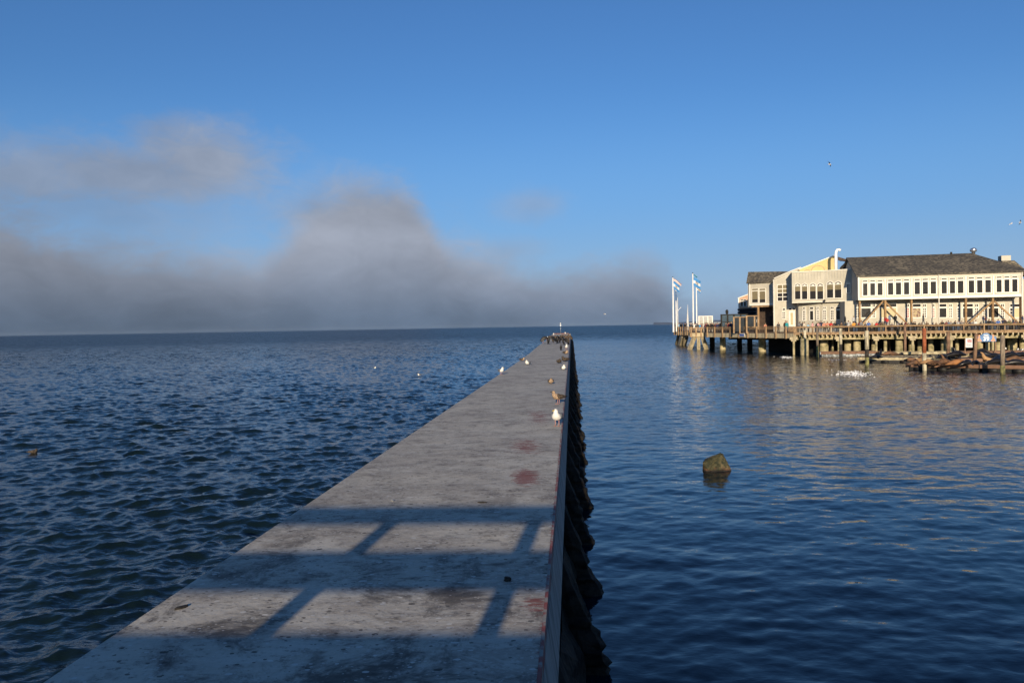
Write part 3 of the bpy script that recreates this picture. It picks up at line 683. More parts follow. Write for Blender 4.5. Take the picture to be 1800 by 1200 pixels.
# --- long building on the right
LBD = empty('long_building', 'long cream building on the right with dark shingle roof and a band of eighteen windows', 'building')
A = wp(1509.5, 118.0); Bp = wp(1797.5, 112.7); PL = Plane(A, Bp)
zt_, zb_ = 11.62, 8.0
MB().box(0, PL.n, 0, 11, zb_, zt_, PL.M).build('upper_wall', sidl, LBD)
PL.box('cornice', trimm, LBD, -.12, PL.n + .12, -.14, -.003, zt_ - .16, zt_ + .10)
PL.box('trim_board', trimm, LBD, -.02, PL.n + .02, -.07, -.003, zt_ - .56, zt_ - .48)
PL.box('trim_board', trimm, LBD, -.04, PL.n + .04, -.09, -.003, zb_ - .02, zb_ + .34)
PL.box('trim_board', trimm, LBD, -.04, .16, -.075, -.003, zb_ + .345, zt_ - .17)
PL.box('trim_board', trimm, LBD, PL.n - .16, PL.n + .04, -.075, -.003, zb_ + .345, zt_ - .17)
groups = [((255, 298), (325, 370), (395, 442)), ((495, 545), (570, 620), (648, 697)), ((750, 800), (828, 877), (903, 955)), ((1008, 1058), (1087, 1137), (1163, 1217)), ((1268, 1320), (1348, 1400), (1427, 1480)), ((1535, 1583), (1610, 1658), (1685, 1735))]
for gi, g in enumerate(groups):
    for a, b in g:
        u0 = PL.hit(Z2(a), Y2(470))[0]; u1 = PL.hit(Z2(b), Y2(470))[0]
        window(PL, LBD, u0, u1, zb_ + 2.47, zb_ + .68, fw=.15, px=False)
        window(PL, LBD, u0, u1, zb_ + 2.90, zb_ + 2.74, fw=.07, px=False)
    if gi:
        u = (PL.hit(Z2(groups[gi - 1][2][1]), 505)[0] + PL.hit(Z2(g[0][0]), 505)[0]) / 2
        PL.box('trim_board', trimm, LBD, u - .09, u + .09, -.06, -.003, zb_ + .345, zt_ - .565)
# gabled roof with hip at the right
zr = 15.05; dep = 8.0
E_ = [(-.35, -.45, zt_ + .05), (PL.n + .9, -.45, zt_ + .05), (PL.n - 4.2, dep, zr), (-.35, dep, zr), (-.35, 2 * dep + .4, zt_ + .05), (PL.n - 3.2, 2 * dep + .4, zt_ + .05)]
mb = MB(); th = .16
top = [PL.M @ Vector(q) for q in E_]; n7 = len(top)
mb.add(top + [q - Vector((0, 0, th)) for q in top], [(0, 1, 2, 3), (3, 2, 5, 4), (1, 5, 2), (n7, n7 + 3, n7 + 2, n7 + 1), (n7 + 3, n7 + 4, n7 + 5, n7 + 2), (0, n7, n7 + 1, 1), (0, 3, n7 + 3, n7), (3, 4, n7 + 4, n7 + 3), (1, n7 + 1, n7 + 5, 5), (n7 + 1, n7 + 2, n7 + 5)])
mb.build('roof', roofm, LBD)
mb = MB(); gp_ = [PL.M @ Vector(q) for q in ((0.02, .02, zt_ - .05), (0.02, dep, zr - .22), (0.02, 2 * dep, zt_ - .05))]; mb.add(gp_ + [q + PL.t * .1 for q in gp_], [(0, 1, 2), (5, 4, 3), (0, 2, 5, 3), (0, 3, 4, 1), (1, 4, 5, 2)]); mb.build('gable', siding, LBD)
PL.box('roof_vent', blk, LBD, PL.n - 7.2, PL.n - 6.95, dep - .4, dep - .15, zr - .5, zr + .25)
PL.back(7).quad('rear_roof', roofm, LBD, [(1762, 458.2), (1783, 457.6), (1815, 484), (1762, 484)], 4)
p = PL.M @ Vector((PL.n - 3.95, dep - .2, 0))
MB().tube([(p.x, p.y, zr - .6), (p.x, p.y, zr + .15), (p.x, p.y, zr + .2), (p.x, p.y, zr + .45), (p.x, p.y, zr + .7), (p.x, p.y, zr + .78)], [.25, .25, .42, .52, .36, .1], 14).build('turbine_vent', mat('bright_metal', (.7, .7, .72), .3, .05, 5, metal=.9), LBD)
u0, z0 = PL.back(5).hit(1771, 458); u1, z1 = PL.back(5).hit(1788, 448.6)
PL.box('roof_box', sidl, LBD, u0, u1, 7.5, 9, z0 - 1, z1 + .2)
PL.box('side_wing', siding, LBD, PL.n + .3, PL.n + 12, 3, 10, zb_ - 5, zt_ - 1)
# lower storey
PW = PL.back(2.5)
MB().box(-1.5, PL.n + .6, 0, 8, WZ + .002, zb_ - .03, PW.M).build('lower_wall', siding, LBD)
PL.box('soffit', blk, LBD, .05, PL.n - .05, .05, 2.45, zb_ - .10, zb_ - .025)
def lowwin(xs, py0, py1, cols, rows, pmx=None, P=None, fw=.12, par=None, tr=(534.4, 539.0)):
    P = P or PW; par = par or LBD
    window(P, par, xs[0], xs[1], py0, py1, cols, rows, fw, .04, pmx)
    if tr: window(P, par, xs[0], xs[1], tr[0], tr[1], max(1, cols), 1, fw * .7, .03)
pic = mat('picture_poster', (0.26, 0.20, 0.10), 0.5, 0.5, 4, col2=(0.10, 0.03, 0.02), cthr=(.45, .55))
tanp = mat('tan_board', (0.50, 0.42, 0.24), 0.6, .06, 1)
for ws in ([(185, 215, 2, 4, None), (238, 330, 1, 1, None), (347, 372, 2, 4, None)], [(420, 575, 1, 1, tanp)], [(665, 695, 2, 4, redb), (733, 808, 1, 1, pic), (832, 858, 2, 4, None)],
           [(912, 940, 2, 4, redb), (985, 1055, 1, 1, None), (1082, 1106, 2, 4, None)], [(1160, 1190, 2, 4, None), (1213, 1308, 1, 1, None), (1330, 1358, 2, 4, None)],
           [(1408, 1437, 2, 4, None), (1457, 1553, 1, 1, None), (1577, 1605, 2, 4, None)], [(1665, 1685, 1, 3, None), (1705, 1755, 1, 1, tanp)]):
    for a, b, c_, r_, pmx in ws: lowwin((Z2(a), Z2(b)), 541.8, 557.5, c_, r_, pmx)
# struts, posts, downpipes
strut = mat('ochre_timber', (0.32, 0.20, 0.09), 0.75, 0.15, 2, col2=(.2, .12, .06))
PS = PL.back(.35)
def hp(px, py, P=PS): u, z = P.hit(px, py); return P.M @ Vector((u, 0, z))
for xa, xb, xc in ((1519, 1553.5, 1592), (1705, 1746.5, 1789)):
    for q in (xa, xc):
        e = hp(q, 566); tp = hp(xb + (-1.2 if q == xa else 1.2), 528)
        e.z = min(e.z, 5.0); d_ = (e - tp); e2 = tp + d_ * ((tp.z - WZ) / (tp.z - e.z))
        MB().bar(tp - Vector((0, 0, .1)), e2, .21, .21).build('brace', strut, LBD)
for q in (1511, 1556, 1602, 1697.5, 1745, 1794):
    e = hp(q, 550); MB().box(e.x - .13, e.x + .13, e.y - .13, e.y + .13, WZ + .003, zb_ - .03).build('post', strut, LBD)
for q in (1650, 1796):
    e = PL.M @ Vector((PL.hit(q, 520)[0], -.16, 0)); MB().tube([(e.x, e.y, WZ + .1), (e.x, e.y, zt_ + .02)], .07, 8).build('downpipe', trimm, LBD)

# --- two faced bay block with arched windows
BAY = empty('bay_building', 'greige bay fronted restaurant block with arched fanlight windows and a fluted parapet', 'building')
b0, b1, b2 = wp(1393.3, 129), wp(1450, 126.2), wp(1498, 123.4)
P1, P2 = Plane(b0, b1), Plane(b1, b2); ztp, zbt = 12.95, 8.0
bc = [b0, b1, b2, b2 + Vector((2.2, 8, 0)), b0 + Vector((3.4, 11, 0))]
slab('upper_block', bc, zbt, ztp, siding, BAY)
slab('parapet_cap', [b0 + Vector((-.1, -.12, 0)), b1 + Vector((0, -.14, 0)), b2 + Vector((.12, -.1, 0)), bc[3] + Vector((.1, 0, 0)), bc[4] + Vector((-.1, 0, 0))], ztp + .002, ztp + .14, trimm, BAY)
for P in (P1, P2):
    u = .35
    while u < P.n - .2: P.box('batten', siding, BAY, u - .035, u + .035, -.05, -.003, zbt + 3.7, ztp - .02); u += .46
    P.box('trim_board', trimm, BAY, 0, P.n, -.06, -.003, zbt, zbt + .12)
for a, b in ((780, 858), (878, 955), (990, 1075), (1093, 1178)): window(P1, BAY, X8(a), X8(b), Y8(588), Y8(765), fw=.10, arch=True, blindf=.38)
for a, b in ((1230, 1320), (1340, 1435)): window(P2, BAY, X8(a), X8(b), Y8(563), Y8(745), fw=.10, arch=True, blindf=.38)
window(P2, BAY, X8(1508), X8(1550), Y8(560), Y8(667), 2, 4, fw=.12, arch=True)
ins = Vector((.5, .9, 0))
lw = [b0 + Vector((1.6, 1.6, 0)), b1 + Vector((.1, 1.0, 0)), b2 + Vector((.3, 1.0, 0)), bc[3], bc[4]]
slab('lower_wall', lw, WZ + .003, zbt - .003, siding, BAY)
Q1, Q2 = Plane(lw[0], lw[1]), Plane(lw[1], lw[2])
for a, b, c_, r_ in ((893, 928, 2, 4), (992, 1040, 1, 1)): lowwin((X8(a), X8(b)), Y8(932), Y8(1058), c_, r_, P=Q1, par=BAY, tr=(Y8(882), Y8(905)), fw=.14)
for a, b, c_, r_ in ((1088, 1116, 2, 4), (1180, 1215, 2, 4), (1283, 1325, 2, 4), (1358, 1488, 1, 1), (1520, 1556, 2, 4)): lowwin((X8(a), X8(b)), Y8(925), Y8(1050), c_, r_, P=Q2, par=BAY, tr=(Y8(875), Y8(897)), fw=.12)
e = P1.M @ Vector((P1.n, -.15, 0)); MB().bar((e.x, e.y, zbt + .15), (e.x - .1, e.y - .35, zbt + .15), .08, .08).tube([(e.x - .1, e.y - .35, zbt + .05), (e.x - .1, e.y - .35, zbt + .3), (e.x - .1, e.y - .35, zbt + .4)], [.12, .2, .05], 8).build('flood_light', blk, BAY)
# white kitchen flue with hooked top
p = P2.back(3.5); u, z_ = p.hit(1469.5, 470); q = p.M @ Vector((u, 0, 0)); zt9 = p.hit(1469.5, 441)[1]
MB().tube([(q.x, q.y, ztp - .1), (q.x, q.y, zt9 - .5), (q.x + .05, q.y, zt9 - .12), (q.x + .22, q.y, zt9 + .16), (q.x + .5, q.y, zt9 + .22), (q.x + .75, q.y, zt9 + .1)], [.23, .22, .21, .2, .2, .22], 12).build('flue_pipe', mat('flue_white', (.82, .81, .78), .4, .04, 3), BAY)

# --- gabled block with the yellow upper wall behind the bay
GB = empty('gabled_building', 'narrow cream gabled building with grid window and yellow wall rising behind the bay block', 'building')
g0 = wp(1361, 134.5); g1 = wp(1402, 132.6); PG = Plane(g0, g1)
PG.quad('front_wall', siding, GB, [(1361, 587), (1402, 587), (1402, 473), (1386, 479.5), (1361, 490.5)], 2.0)
sl = PG.M @ Vector((0, .01, 0)); zE = PG.hit(1361, 490.5)[1]
PG.box('side_wall', mat('grey_siding', (0.42, 0.40, 0.36), .75, .06, .8), GB, -.10, -.003, .02, 9, WZ, zE - .05)
for i in range(5): PG.box('clapboard', MATS['grey_siding'], GB, -.14, -.103, .02, 9, zE - 1.2 - i * 1.1, zE - 1.12 - i * 1.1)
PG.quad('rake_trim', trimm, GB, [(1360.5, 490.2), (1392, 476.6), (1408, 470.6), (1408, 469.2), (1392, 475.0), (1360.5, 488.8)], .3, -.16)
window(PG, GB, 1367, 1384.8, 501.2, 528.3, 2, 4, .12, .06, blindf=.5)
window(PG, GB, 1375.6, 1380.6, 548.5, 559.2, 2, 3, .12, .05); window(PG, GB, 1375.8, 1380.6, 542.4, 545, 1, 1, .09)
PG.box('corner_trim', trimm, GB, 0, .10, -.05, -.003, WZ, zE - .1)
u0, zd1 = PG.hit(1386.5, 546.5); u1, _ = PG.hit(1398, 566)
D_ = PG.box('door', trimm, GB, u0, u1, -.10, -.003, WZ + .9, zd1)
MB().box(u0 + .3, u1 - .35, -.12, -.101, WZ + 1.25, zd1 - .3, PG.M).build('door_glass', tanp, D_)
PG.box('landing', tim, GB, u0 - .2, u1 + .5, -1.6, -.11, WZ + .003, WZ + .88)
window(PG, GB, 1386, 1391.5, 541.8, 544.6, 1, 1, .07); window(PG, GB, 1393.3, 1398, 541.6, 544.4, 1, 1, .07)
PY = Plane(wp(1390, 136), wp(1480, 131.5))
PY.quad('yellow_wall', yel, GB, [(1392, 484), (1471.3, 484), (1471.3, 449.2), (1467, 449.2), (1395, 477.4)], .3)
PY.quad('rake_trim', trimm, GB, [(1393, 478.4), (1466.5, 450.0), (1471.4, 449.0), (1471.4, 447.9), (1466.5, 448.3), (1393, 477.0)], .4, -.08)
PY.quad('yellow_post', yel, GB, [(1486.8, 484), (1491.2, 484), (1491.2, 460.2), (1486.8, 460.2)], .5)
PY.quad('awning', MATS['dark_timber'], GB, [(1472, 451), (1486.5, 455.2), (1484, 458.5), (1472, 457.2)], 2.0, .4)
PY.quad('plant_screen', blk, GB, [(1475, 470), (1485, 460), (1486, 484), (1473, 484)], .6, .6)
mb = MB()
for cx, cy, r_ in ((1438, 472, 1.1), (1419, 474.5, .5)):
    u, z = P1.back(3).hit(cx, cy + 4); c = P1.back(3).M @ Vector((u, 0, z))
    mb.tube([(c.x + math.cos(math.pi * i / 10) * r_, c.y, c.z + math.sin(math.pi * i / 10) * r_ * .8) for i in range(11)], .06, 6)
mb.build('roof_frame', tanb, GB)

# --- leftmost restaurant block
LF = empty('left_building', 'projecting cream block with two tall windows under a dark roof, leftmost of the near buildings', 'building')
l0 = wp(1318.5, 141.0); l1 = wp(1361.2, 137.5); PLf = Plane(l0, l1); zl1 = PLf.hit(1330, 496.2)[1]; zl0 = PLf.hit(1330, 536.6)[1]
PLf.box('upper_block', sidl, LF, 0, PLf.n, 0, 8, zl0, zl1)
PLf.box('trim_board', trimm, LF, -.05, PLf.n - .01, -.08, -.003, zl0 - .03, zl0 + .30)
PLf.box('corner_trim', trimm, LF, -.05, .13, -.07, -.003, zl0 + .305, zl1)
PLf.box('side_panel', MATS['grey_siding'], LF, -.55, -.06, .4, 7.5, zl0 - .2, zl1 + .5)
for a, b in ((177, 262), (283, 366)):
    window(PLf, LF, X8(a), X8(b), Y8(658), Y8(812), 1, 1, .11, blindf=.72); window(PLf, LF, X8(a), X8(b), Y8(622), Y8(640), 1, 1, .07, blindf=.9)
rb = 1.4; PLr = PLf.back(rb); uL, zrr = PLr.hit(1315.2, 477.8); uR, zrR = PLr.hit(1392, 476.8)
rp = [PLf.M @ Vector(q) for q in ((-.4, -.35, zl1 + .02), (PLf.n + .2, -.35, zl1 + .02), (uR, rb, zrR), (uL, rb, zrr), (uL, 12, zrr), (uR, 12, zrR))]
MB().add(rp + [q - Vector((0, 0, .18)) for q in rp], [(0, 1, 2, 3), (3, 2, 5, 4), (6, 9, 8, 7), (9, 10, 11, 8), (0, 6, 7, 1), (0, 3, 9, 6), (3, 4, 10, 9), (1, 7, 8, 2), (2, 8, 11, 5), (4, 5, 11, 10)]).build('roof', roofm, LF)
PLf.box('side_gable', MATS['grey_siding'], LF, uL + .1, 0, rb + .05, 11.5, zl1 - .5, zrr - .2)
PLf.box('lower_wall', timd, LF, -.3, PLf.n - .2, 3.0, 8, WZ + .003, zl0 - .04)  # dark wall colour stands in for the shade under the block
PLf.box('doorway', blk, LF, 2.2, 3.0, 2.93, 2.99, WZ + .1, WZ + 2.9)
PLf.box('soffit_beam', tim, LF, .3, PLf.n - .3, .1, .5, zl0 - .32, zl0 - .035)
e = PLf.M @ Vector((1.5, .3, 0)); MB().box(e.x - .16, e.x + .16, e.y - .16, e.y + .16, WZ, zl0 - .325).build('post', strut, LF)

# --- small salmon gabled building further back
TB = empty('salmon_building', 'small salmon coloured gabled building peeping out left behind the cream block', 'building')
PT = Plane(wp(1298, 168), wp(1330, 166))
PT.quad('front_wall', tanb, TB, [(1298.5, 587), (1330, 587), (1330, 513), (1314, 518), (1298.5, 524)], 6)
PT.quad('rake_trim', trimm, TB, [(1297.5, 525), (1314, 518.6), (1330, 513.5), (1330, 512), (1314, 516.9), (1297.5, 523.2)], .3, -.2)
PT.quad('corner_trim', trimm, TB, [(1297.8, 587), (1299.6, 587), (1299.6, 524.5), (1297.8, 524.5)], .12, -.12)
window(PT, TB, 1302.2, 1306.2, 530, 538, 1, 1, .10); window(PT, TB, 1307.6, 1311.6, 530, 538, 1, 1, .10)
window(PT, TB, 1302.2, 1311.6, 526.6, 528.2, 2, 1, .08)
for i in range(4): PT.quad('awning', mat('black_canvas', (.02, .02, .024), .8, .1, 2), TB, [(1300, 543 + i * 5), (1330, 541 + i * 5), (1330, 544 + i * 5), (1300, 546 + i * 5)], 1.5, -1.6)
PT.quad('entrance', blk, TB, [(1300, 580), (1330, 580), (1330, 541), (1300, 544)], .1, -.11)

# --- small structures on the wharf corner
def wpz(px, d, z): v = wp(px, d); v.z = z; return v
KI = empty('lattice_kiosk', 'low white framed lattice screen standing between the right flagpoles and the dark glass shelter', 'kiosk')
PK = Plane(wp(1229, 156), wp(1253, 155)); mb = MB(); kz = WZ + 3.1
for i in range(4): u = PK.n * i / 3; mb.box(u - .08, u + .08, -.05, .05, WZ, kz, PK.M)
mb.box(-.08, PK.n + .08, -.06, .06, kz, kz + .12, PK.M).box(.0, PK.n, -.045, .045, WZ + 1.4, WZ + 1.5, PK.M).build('frame', trimm, KI)
for i in range(3):
    a, b = PK.n * i / 3 + .09, PK.n * (i + 1) / 3 - .09; mb = MB(); q = a
    while q < b: mb.box(q, q + .05, .0, .03, WZ + (1.52 if i == 1 else .1), kz, PK.M); q += .13
    q = WZ + (1.55 if i == 1 else .2)
    while q < kz: mb.box(a, b, -.03, -.002, q, q + .05, PK.M); q += .16
    mb.build('lattice_panel', mat('lattice_cream', (.6, .56, .46), .7, .05, 2), KI)
cg = mat('tinted_glass', (0.06, 0.09, 0.12), 0.08, .1, 2)
def screen(name, label, xs, d, z1, fm_, gm, th=.1, bars=()):
    o = empty(name, label, 'windbreak'); P = Plane(wp(xs[0], d), wp(xs[-1], d - .6))
    us = [P.hit(q, 565)[0] for q in xs]; mb = MB()
    for u in us: mb.box(u - th, u + th, -th, th, WZ, z1, P.M)
    mb.box(us[0] - th, us[-1] + th, -th - .01, th + .01, z1, z1 + .15, P.M)
    for zb in bars: mb.box(us[0], us[-1], -th * .8, th * .8, zb, zb + .1, P.M)
    mb.build('frame', fm_, o)
    for i in range(len(us) - 1): P.box('pane', gm, o, us[i] + th, us[i + 1] - th, -.01, .01, WZ + .3, z1)
    return o
screen('glass_shelter', 'dark framed glass windbreak left of the salmon building, full of seated people', (1268, 1279, 1290, 1302, 1313), 139, WZ + 3.15, blk, cg, .13, (WZ + 1.9,))
screen('timber_windbreak', 'brown timber framed windbreak in front of the dark doorway of the cream block', (1290, 1300.5, 1311.5), 131.5, WZ + 2.6, tim, mat('smoked_glass', (.03, .035, .04), .1, .1, 2), .12)
screen('timber_windbreak', 'larger brown framed screen with the small white notice on its right post', (1312.5, 1326.5, 1333), 129.5, WZ + 2.75, tim, MATS['smoked_glass'], .12, (WZ + .95,))
q = wpz(1332.5, 129, 0); tag(MB().box(q.x - .2, q.x + .2, q.y - .05, q.y, WZ + 1.75, WZ + 2.25).build('notice', white), 'small square white notice fixed on the brown windbreak post', 'notice')
LS = empty('deck_lamp', 'dark lantern on a post standing behind the glass windbreak', 'lamp', loc=wp(1278.5, 152))
MB().tube([(0, 0, WZ), (0, 0, 6.6)], .09, 8).build('post', blk, LS)
MB().tube([(0, 0, 6.6), (0, 0, 6.75), (0, 0, 7.3), (0, 0, 7.55)], [.12, .26, .3, .05], 8).build('lantern', blk, LS)
bs_ = empty('edge_sign', 'small blue and white notice board hung on the concrete edge of the wharf', 'sign')
PE = Plane(W4, W5); u0, z1 = PE.hit(1302, 585.8); u1, z0 = PE.hit(1311, 591.3)
PE.box('board', mat('sign_white', (.7, .7, .68), .5, .05, 5), bs_, u0, u1, -.26, -.22, z0, z1)
PE.box('print', mat('sign_blue', (.05, .10, .32), .5, .05, 5), bs_, u0 + .08, u1 - .08, -.266, -.262, z0 + .06, z0 + .38)
PE.box('print', MATS['sign_blue'], bs_, u0 + .2, u1 - .2, -.266, -.262, z1 - .14, z1 - .07)

# flagpoles and flags
fb_ = mat('flag_blue', (0.05, 0.22, 0.50), .8, .1, 3); fw_ = mat('flag_white', (0.72, 0.72, 0.70), .8, .06, 3); fr_ = mat('flag_red', (0.30, 0.12, 0.11), .8, .1, 3); fd_ = mat('flag_green', (0.04, 0.16, 0.13), .8, .1, 3); fn_ = mat('flag_navy', (.03, .05, .14), .8, .1, 3); fe_ = mat('flag_emblem', (.40, .36, .33), .8, .3, 6)
def pole(px, ytop, d, r, lab):
    b = wp(px, d); ztop = 4.9 + (horizon_y(px) - ytop) / F * d
    o = empty('flagpole', lab, 'flagpole', 'white flagpoles on the wharf corner', loc=b)
    MB().tube([(0, 0, WZ), (0, 0, WZ + .3), (0, 0, ztop)], [r * 1.3, r, r * .65], 10).build('pole', white, o)
    MB().tube([(0, 0, ztop), (0, 0, ztop + .1), (0, 0, ztop + .22)], [.05, .12, .03], 8).build('finial', blk, o); return b, ztop
def flag(b, z1, z0, ln, droop, rows, lab, amp=.12, cat='flag', grp='flags flying from the white flagpoles'):
    nx, nz = 10, len(rows) * 2; vs = []; H_ = z1 - z0
    for i in range(nx + 1):
        f = i / nx
        for j in range(nz + 1):
            g = j / nz
            vs.append((.08 + ln * f * (1 - .10 * math.sin(g * 3)), amp * math.sin(f * 7 + g * 2.2) * f + .2 * f, -H_ * g - droop * f ** 1.25 + .06 * math.sin(f * 6 + g)))
    mb = MB(); nn_ = len(vs); vs2 = vs + [(a, b_ + .02, c) for a, b_, c in vs]
    fs = []; mi = []
    mats = []
    for r_ in rows:
        if r_ not in mats: mats.append(r_)
    em = 'E' in [str(q) for q in rows]
    for i in range(nx):
        for j in range(nz):
            a = i * (nz + 1) + j; q = (a, a + nz + 1, a + nz + 2, a + 1)
            m_ = mats.index(rows[j // 2])
            if len(rows) == 3 and rows[1] is fw_ and 1 < j < 4 and 3 <= i <= 6: m_ = len(mats)
            fs.append(q); mi.append(m_); fs.append(tuple(nn_ + w_ for w_ in q[::-1])); mi.append(m_)
    mb.v = vs2; mb.f = [list(f) for f in fs]; mb.mi = mi; mb.smooth = [True] * len(fs)
    o = mb.build('flag', mats + [fe_]); o.location = (b.x, b.y, z1); return tag(o, lab, cat, grp)
zz = lambda px, y, d: 4.9 + (horizon_y(px) - y) / F * d
b, zp = pole(1184.2, 488, 168, .17, 'white flagpole at the far left corner of the wharf, carrying two flags')
flag(b, zz(1184, 489.5, 168), zz(1184, 494, 168), 1.9, 1.3, [fr_, fw_, fr_, fw_, fr_], 'limp red and white striped flag on top of the leftmost flagpole')
flag(b, zz(1184, 494.5, 168), zz(1184, 507.5, 168), 1.45, .9, [fb_, fw_, fb_], 'blue, white and blue flag hanging below the striped one on the leftmost pole')
pole(1189.3, 509, 176, .14, 'white flagpole second from the left, bare and half hidden by a flag')
b = wp(1192, 178); MS = empty('signal_mast', 'thin white mast with a slanting yard, third pole from the left', 'mast', loc=b)
MB().tube([(0, 0, WZ), (0, 0, zz(1192, 522, 178))], [.12, .05], 8).build('mast', white, MS)
MB().bar((-.1, -.1, zz(1192, 547, 178)), (.75, -.1, zz(1192, 540, 178)), .07, .07).build('yard', white, MS)
b, zp = pole(1219.3, 481, 151, .16, 'tallest white flagpole, right of the sailboat, with two flags')
flag(b, zz(1219, 482.3, 151), zz(1219, 484.8, 151), .9, .5, [fd_, fb_], 'small folded green and blue flag at the top of the tallest pole')
flag(b, zz(1219, 488, 151), zz(1219, 502.5, 151), 1.55, .7, [fb_, fw_, fb_], 'large blue, white and blue flag with an emblem on the tallest pole')
b, zp = pole(1225.3, 505, 163, .14, 'shorter white flagpole just right of the tallest one')
flag(b, zz(1225, 506.5, 163), zz(1225, 512.5, 163), .95, .35, [fe_, fw_, fb_], 'small pale flag with blue lower band on the shorter right pole')

# sailboat beyond the wharf
SB = empty('sailboat', 'small sailing boat with tall white sails passing behind the wharf corner between the flagpoles', 'sailboat', loc=(wp(1209.5, 330).x, 330, 0), rz=R(70))
sm = mat('sailcloth', (.80, .78, .72), .8, .05, .5)
hull = MB(); ns = 9; vs = []
for i in range(ns):
    f = i / (ns - 1); xx = -4 + 8 * f; wd = 1.25 * math.sin(min(1, f * 1.25 + .25) * math.pi * .5) * (1 - max(0, f - .55) ** 2 * 4.9)
    wd = max(wd, .03)
    for (a_, z_) in ((-1, 1.05), (-.8, .3), (0, -.35), (.8, .3), (1, 1.05)): vs.append((xx, a_ * wd, z_ + .15 * f * (z_ > .5)))
hull.add(vs, [(i * 5 + j, (i + 1) * 5 + j, (i + 1) * 5 + j + 1, i * 5 + j + 1) for i in range(ns - 1) for j in range(4)] + [(i * 5, i * 5 + 4, (i + 1) * 5 + 4, (i + 1) * 5) for i in range(ns - 1)] + [(0, 1, 2, 3, 4)], 0, True).build('hull', white, SB)
MB().tube([(.6, 0, .9), (.6, 0, 13.0)], [.09, .05], 8).build('mast', white, SB)
MB().tube([(.5, 0, 2.1), (-3.4, .3, 2.1)], .07, 6).build('boom', white, SB)
def sail(p0, p1, p2, name, belly):
    n = 8; vs = []
    for i in range(n + 1):
        f = i / n; a = Vector(p0).lerp(Vector(p2), f); b = Vector(p1).lerp(Vector(p2), f)
        for j in range(6): g = j / 5; c = a.lerp(b, g); c.y += belly * math.sin(g * math.pi) * (1 - f); vs.append(c)
    mb = MB().add(vs, [(i * 6 + j, i * 6 + j + 1, (i + 1) * 6 + j + 1, (i + 1) * 6 + j) for i in range(n) for j in range(5)], 0, True); mb.build(name, sm, SB)
sail((.5, .02, 2.3), (-3.3, .3, 2.3), (.55, .02, 12.8), 'mainsail', .5); sail((3.7, 0, 1.6), (.2, .5, 2.0), (.75, 0, 11.6), 'jib', .45)

# ---------------------------------------------------------------- floats, piles, signs
flw = mat('float_plank', (0.20, 0.155, 0.115), 0.85, 0.3, 2.5, .01, 10, col2=(.10, .075, .055)); flr = mat('float_edge_timber', (0.19, 0.105, 0.068), .85, .3, 1.5, .01, 8, col2=(.15, .085, .05), cthr=(.35, .65))
fly = mat('bleached_float_edge', (.38, .33, .21), .85, .3, 2, .01, 8, col2=(.20, .16, .10)); rub = mat('black_float_side', (.014, .013, .012), .6, .2, 4, .02, 8); stro = mat('foam_float', (.34, .36, .36), .8, .3, 3, .02, 6, col2=(.12, .13, .13), cthr=(.4, .6))
FLT = []
def floatdock(a, b, depth, label, edge=flr, side=rub, zt9=.60, sz=.0):
    t, n, nr = seg(a, b); M = frame_m(a, t, nr)
    o = empty('floating_dock', label, 'floating dock', 'timber floats hauled out on by the sea lions')
    mb = MB(); q = 0.0; r_ = random.Random(int(a.x * 10))
    while q < n - .05:
        w_ = min(.20, n - q) - .02; z_ = zt9 + r_.uniform(-.015, .015); mb.box(q, q + w_, .0 + r_.uniform(-.05, .05), depth + r_.uniform(-.05, .05), z_ - .06, z_, M); q += .20
    mb.build('planks', flw, o, kind='stuff')
    MB().box(-.05, n + .05, -.14, -.06, zt9 - .30, zt9 + .03, M).build('edge_beam', edge, o)
    MB().box(-.05, n + .05, depth + .06, depth + .14, zt9 - .30, zt9 + .03, M).build('edge_beam', edge, o)
    MB().box(.1, n - .1, .02, depth - .02, -.35, zt9 - .32, M).build('hull', side, o)
    MB().box(-.14, -.055, -.13, depth + .13, zt9 - .34, zt9 + .02, M).build('end_beam', side, o)
    nb = max(2, int(n / 1.6)); 
    for i in range(nb): u = n * (i + .5) / nb; MB().tube([M @ Vector((u - .35, -.02, .12)), M @ Vector((u + .35, -.02, .12))], .24, 10).build('float_drum', side, o)
    FLT.append((M, n, depth, zt9)); return o
floatdock(wp(1443, 110.2), wp(1546, 109), 2.2, 'narrow float with styrofoam blocks and reddish edge, farthest left under the wharf', flr, stro)
floatdock(wp(1508, 92.3), wp(1640, 88.5), 4.5, 'pale edged float with black end, second from the left among the sea lion rafts', fly)
floatdock(wp(1595, 77.2), wp(1722, 73.0), 3.6, 'nearest reddish float crowded with brown sea lions at the foot of the rusty pile', flr)
floatdock(wp(1724, 72.9), wp(1860, 68.8), 3.6, 'rusty edged float at the right edge of the picture in front of the other rafts', flr)
floatdock(wp(1690, 85.0), wp(1860, 81.5), 4.0, 'middle float behind the nearest ones below the blue sign', flr)
floatdock(wp(1550, 106.0), wp(1690, 103.4), 2.2, 'rear walkway float with pale edge between the brown piles', fly)
floatdock(wp(1692, 103.3), wp(1850, 101.0), 2.4, 'rear float carrying the two sign boards, gulls standing on it', flr)
floatdock(wp(1655, 96.0), wp(1700, 94.5), 2.6, 'short float with huddled dark sea lions behind the nearest rafts', fly)
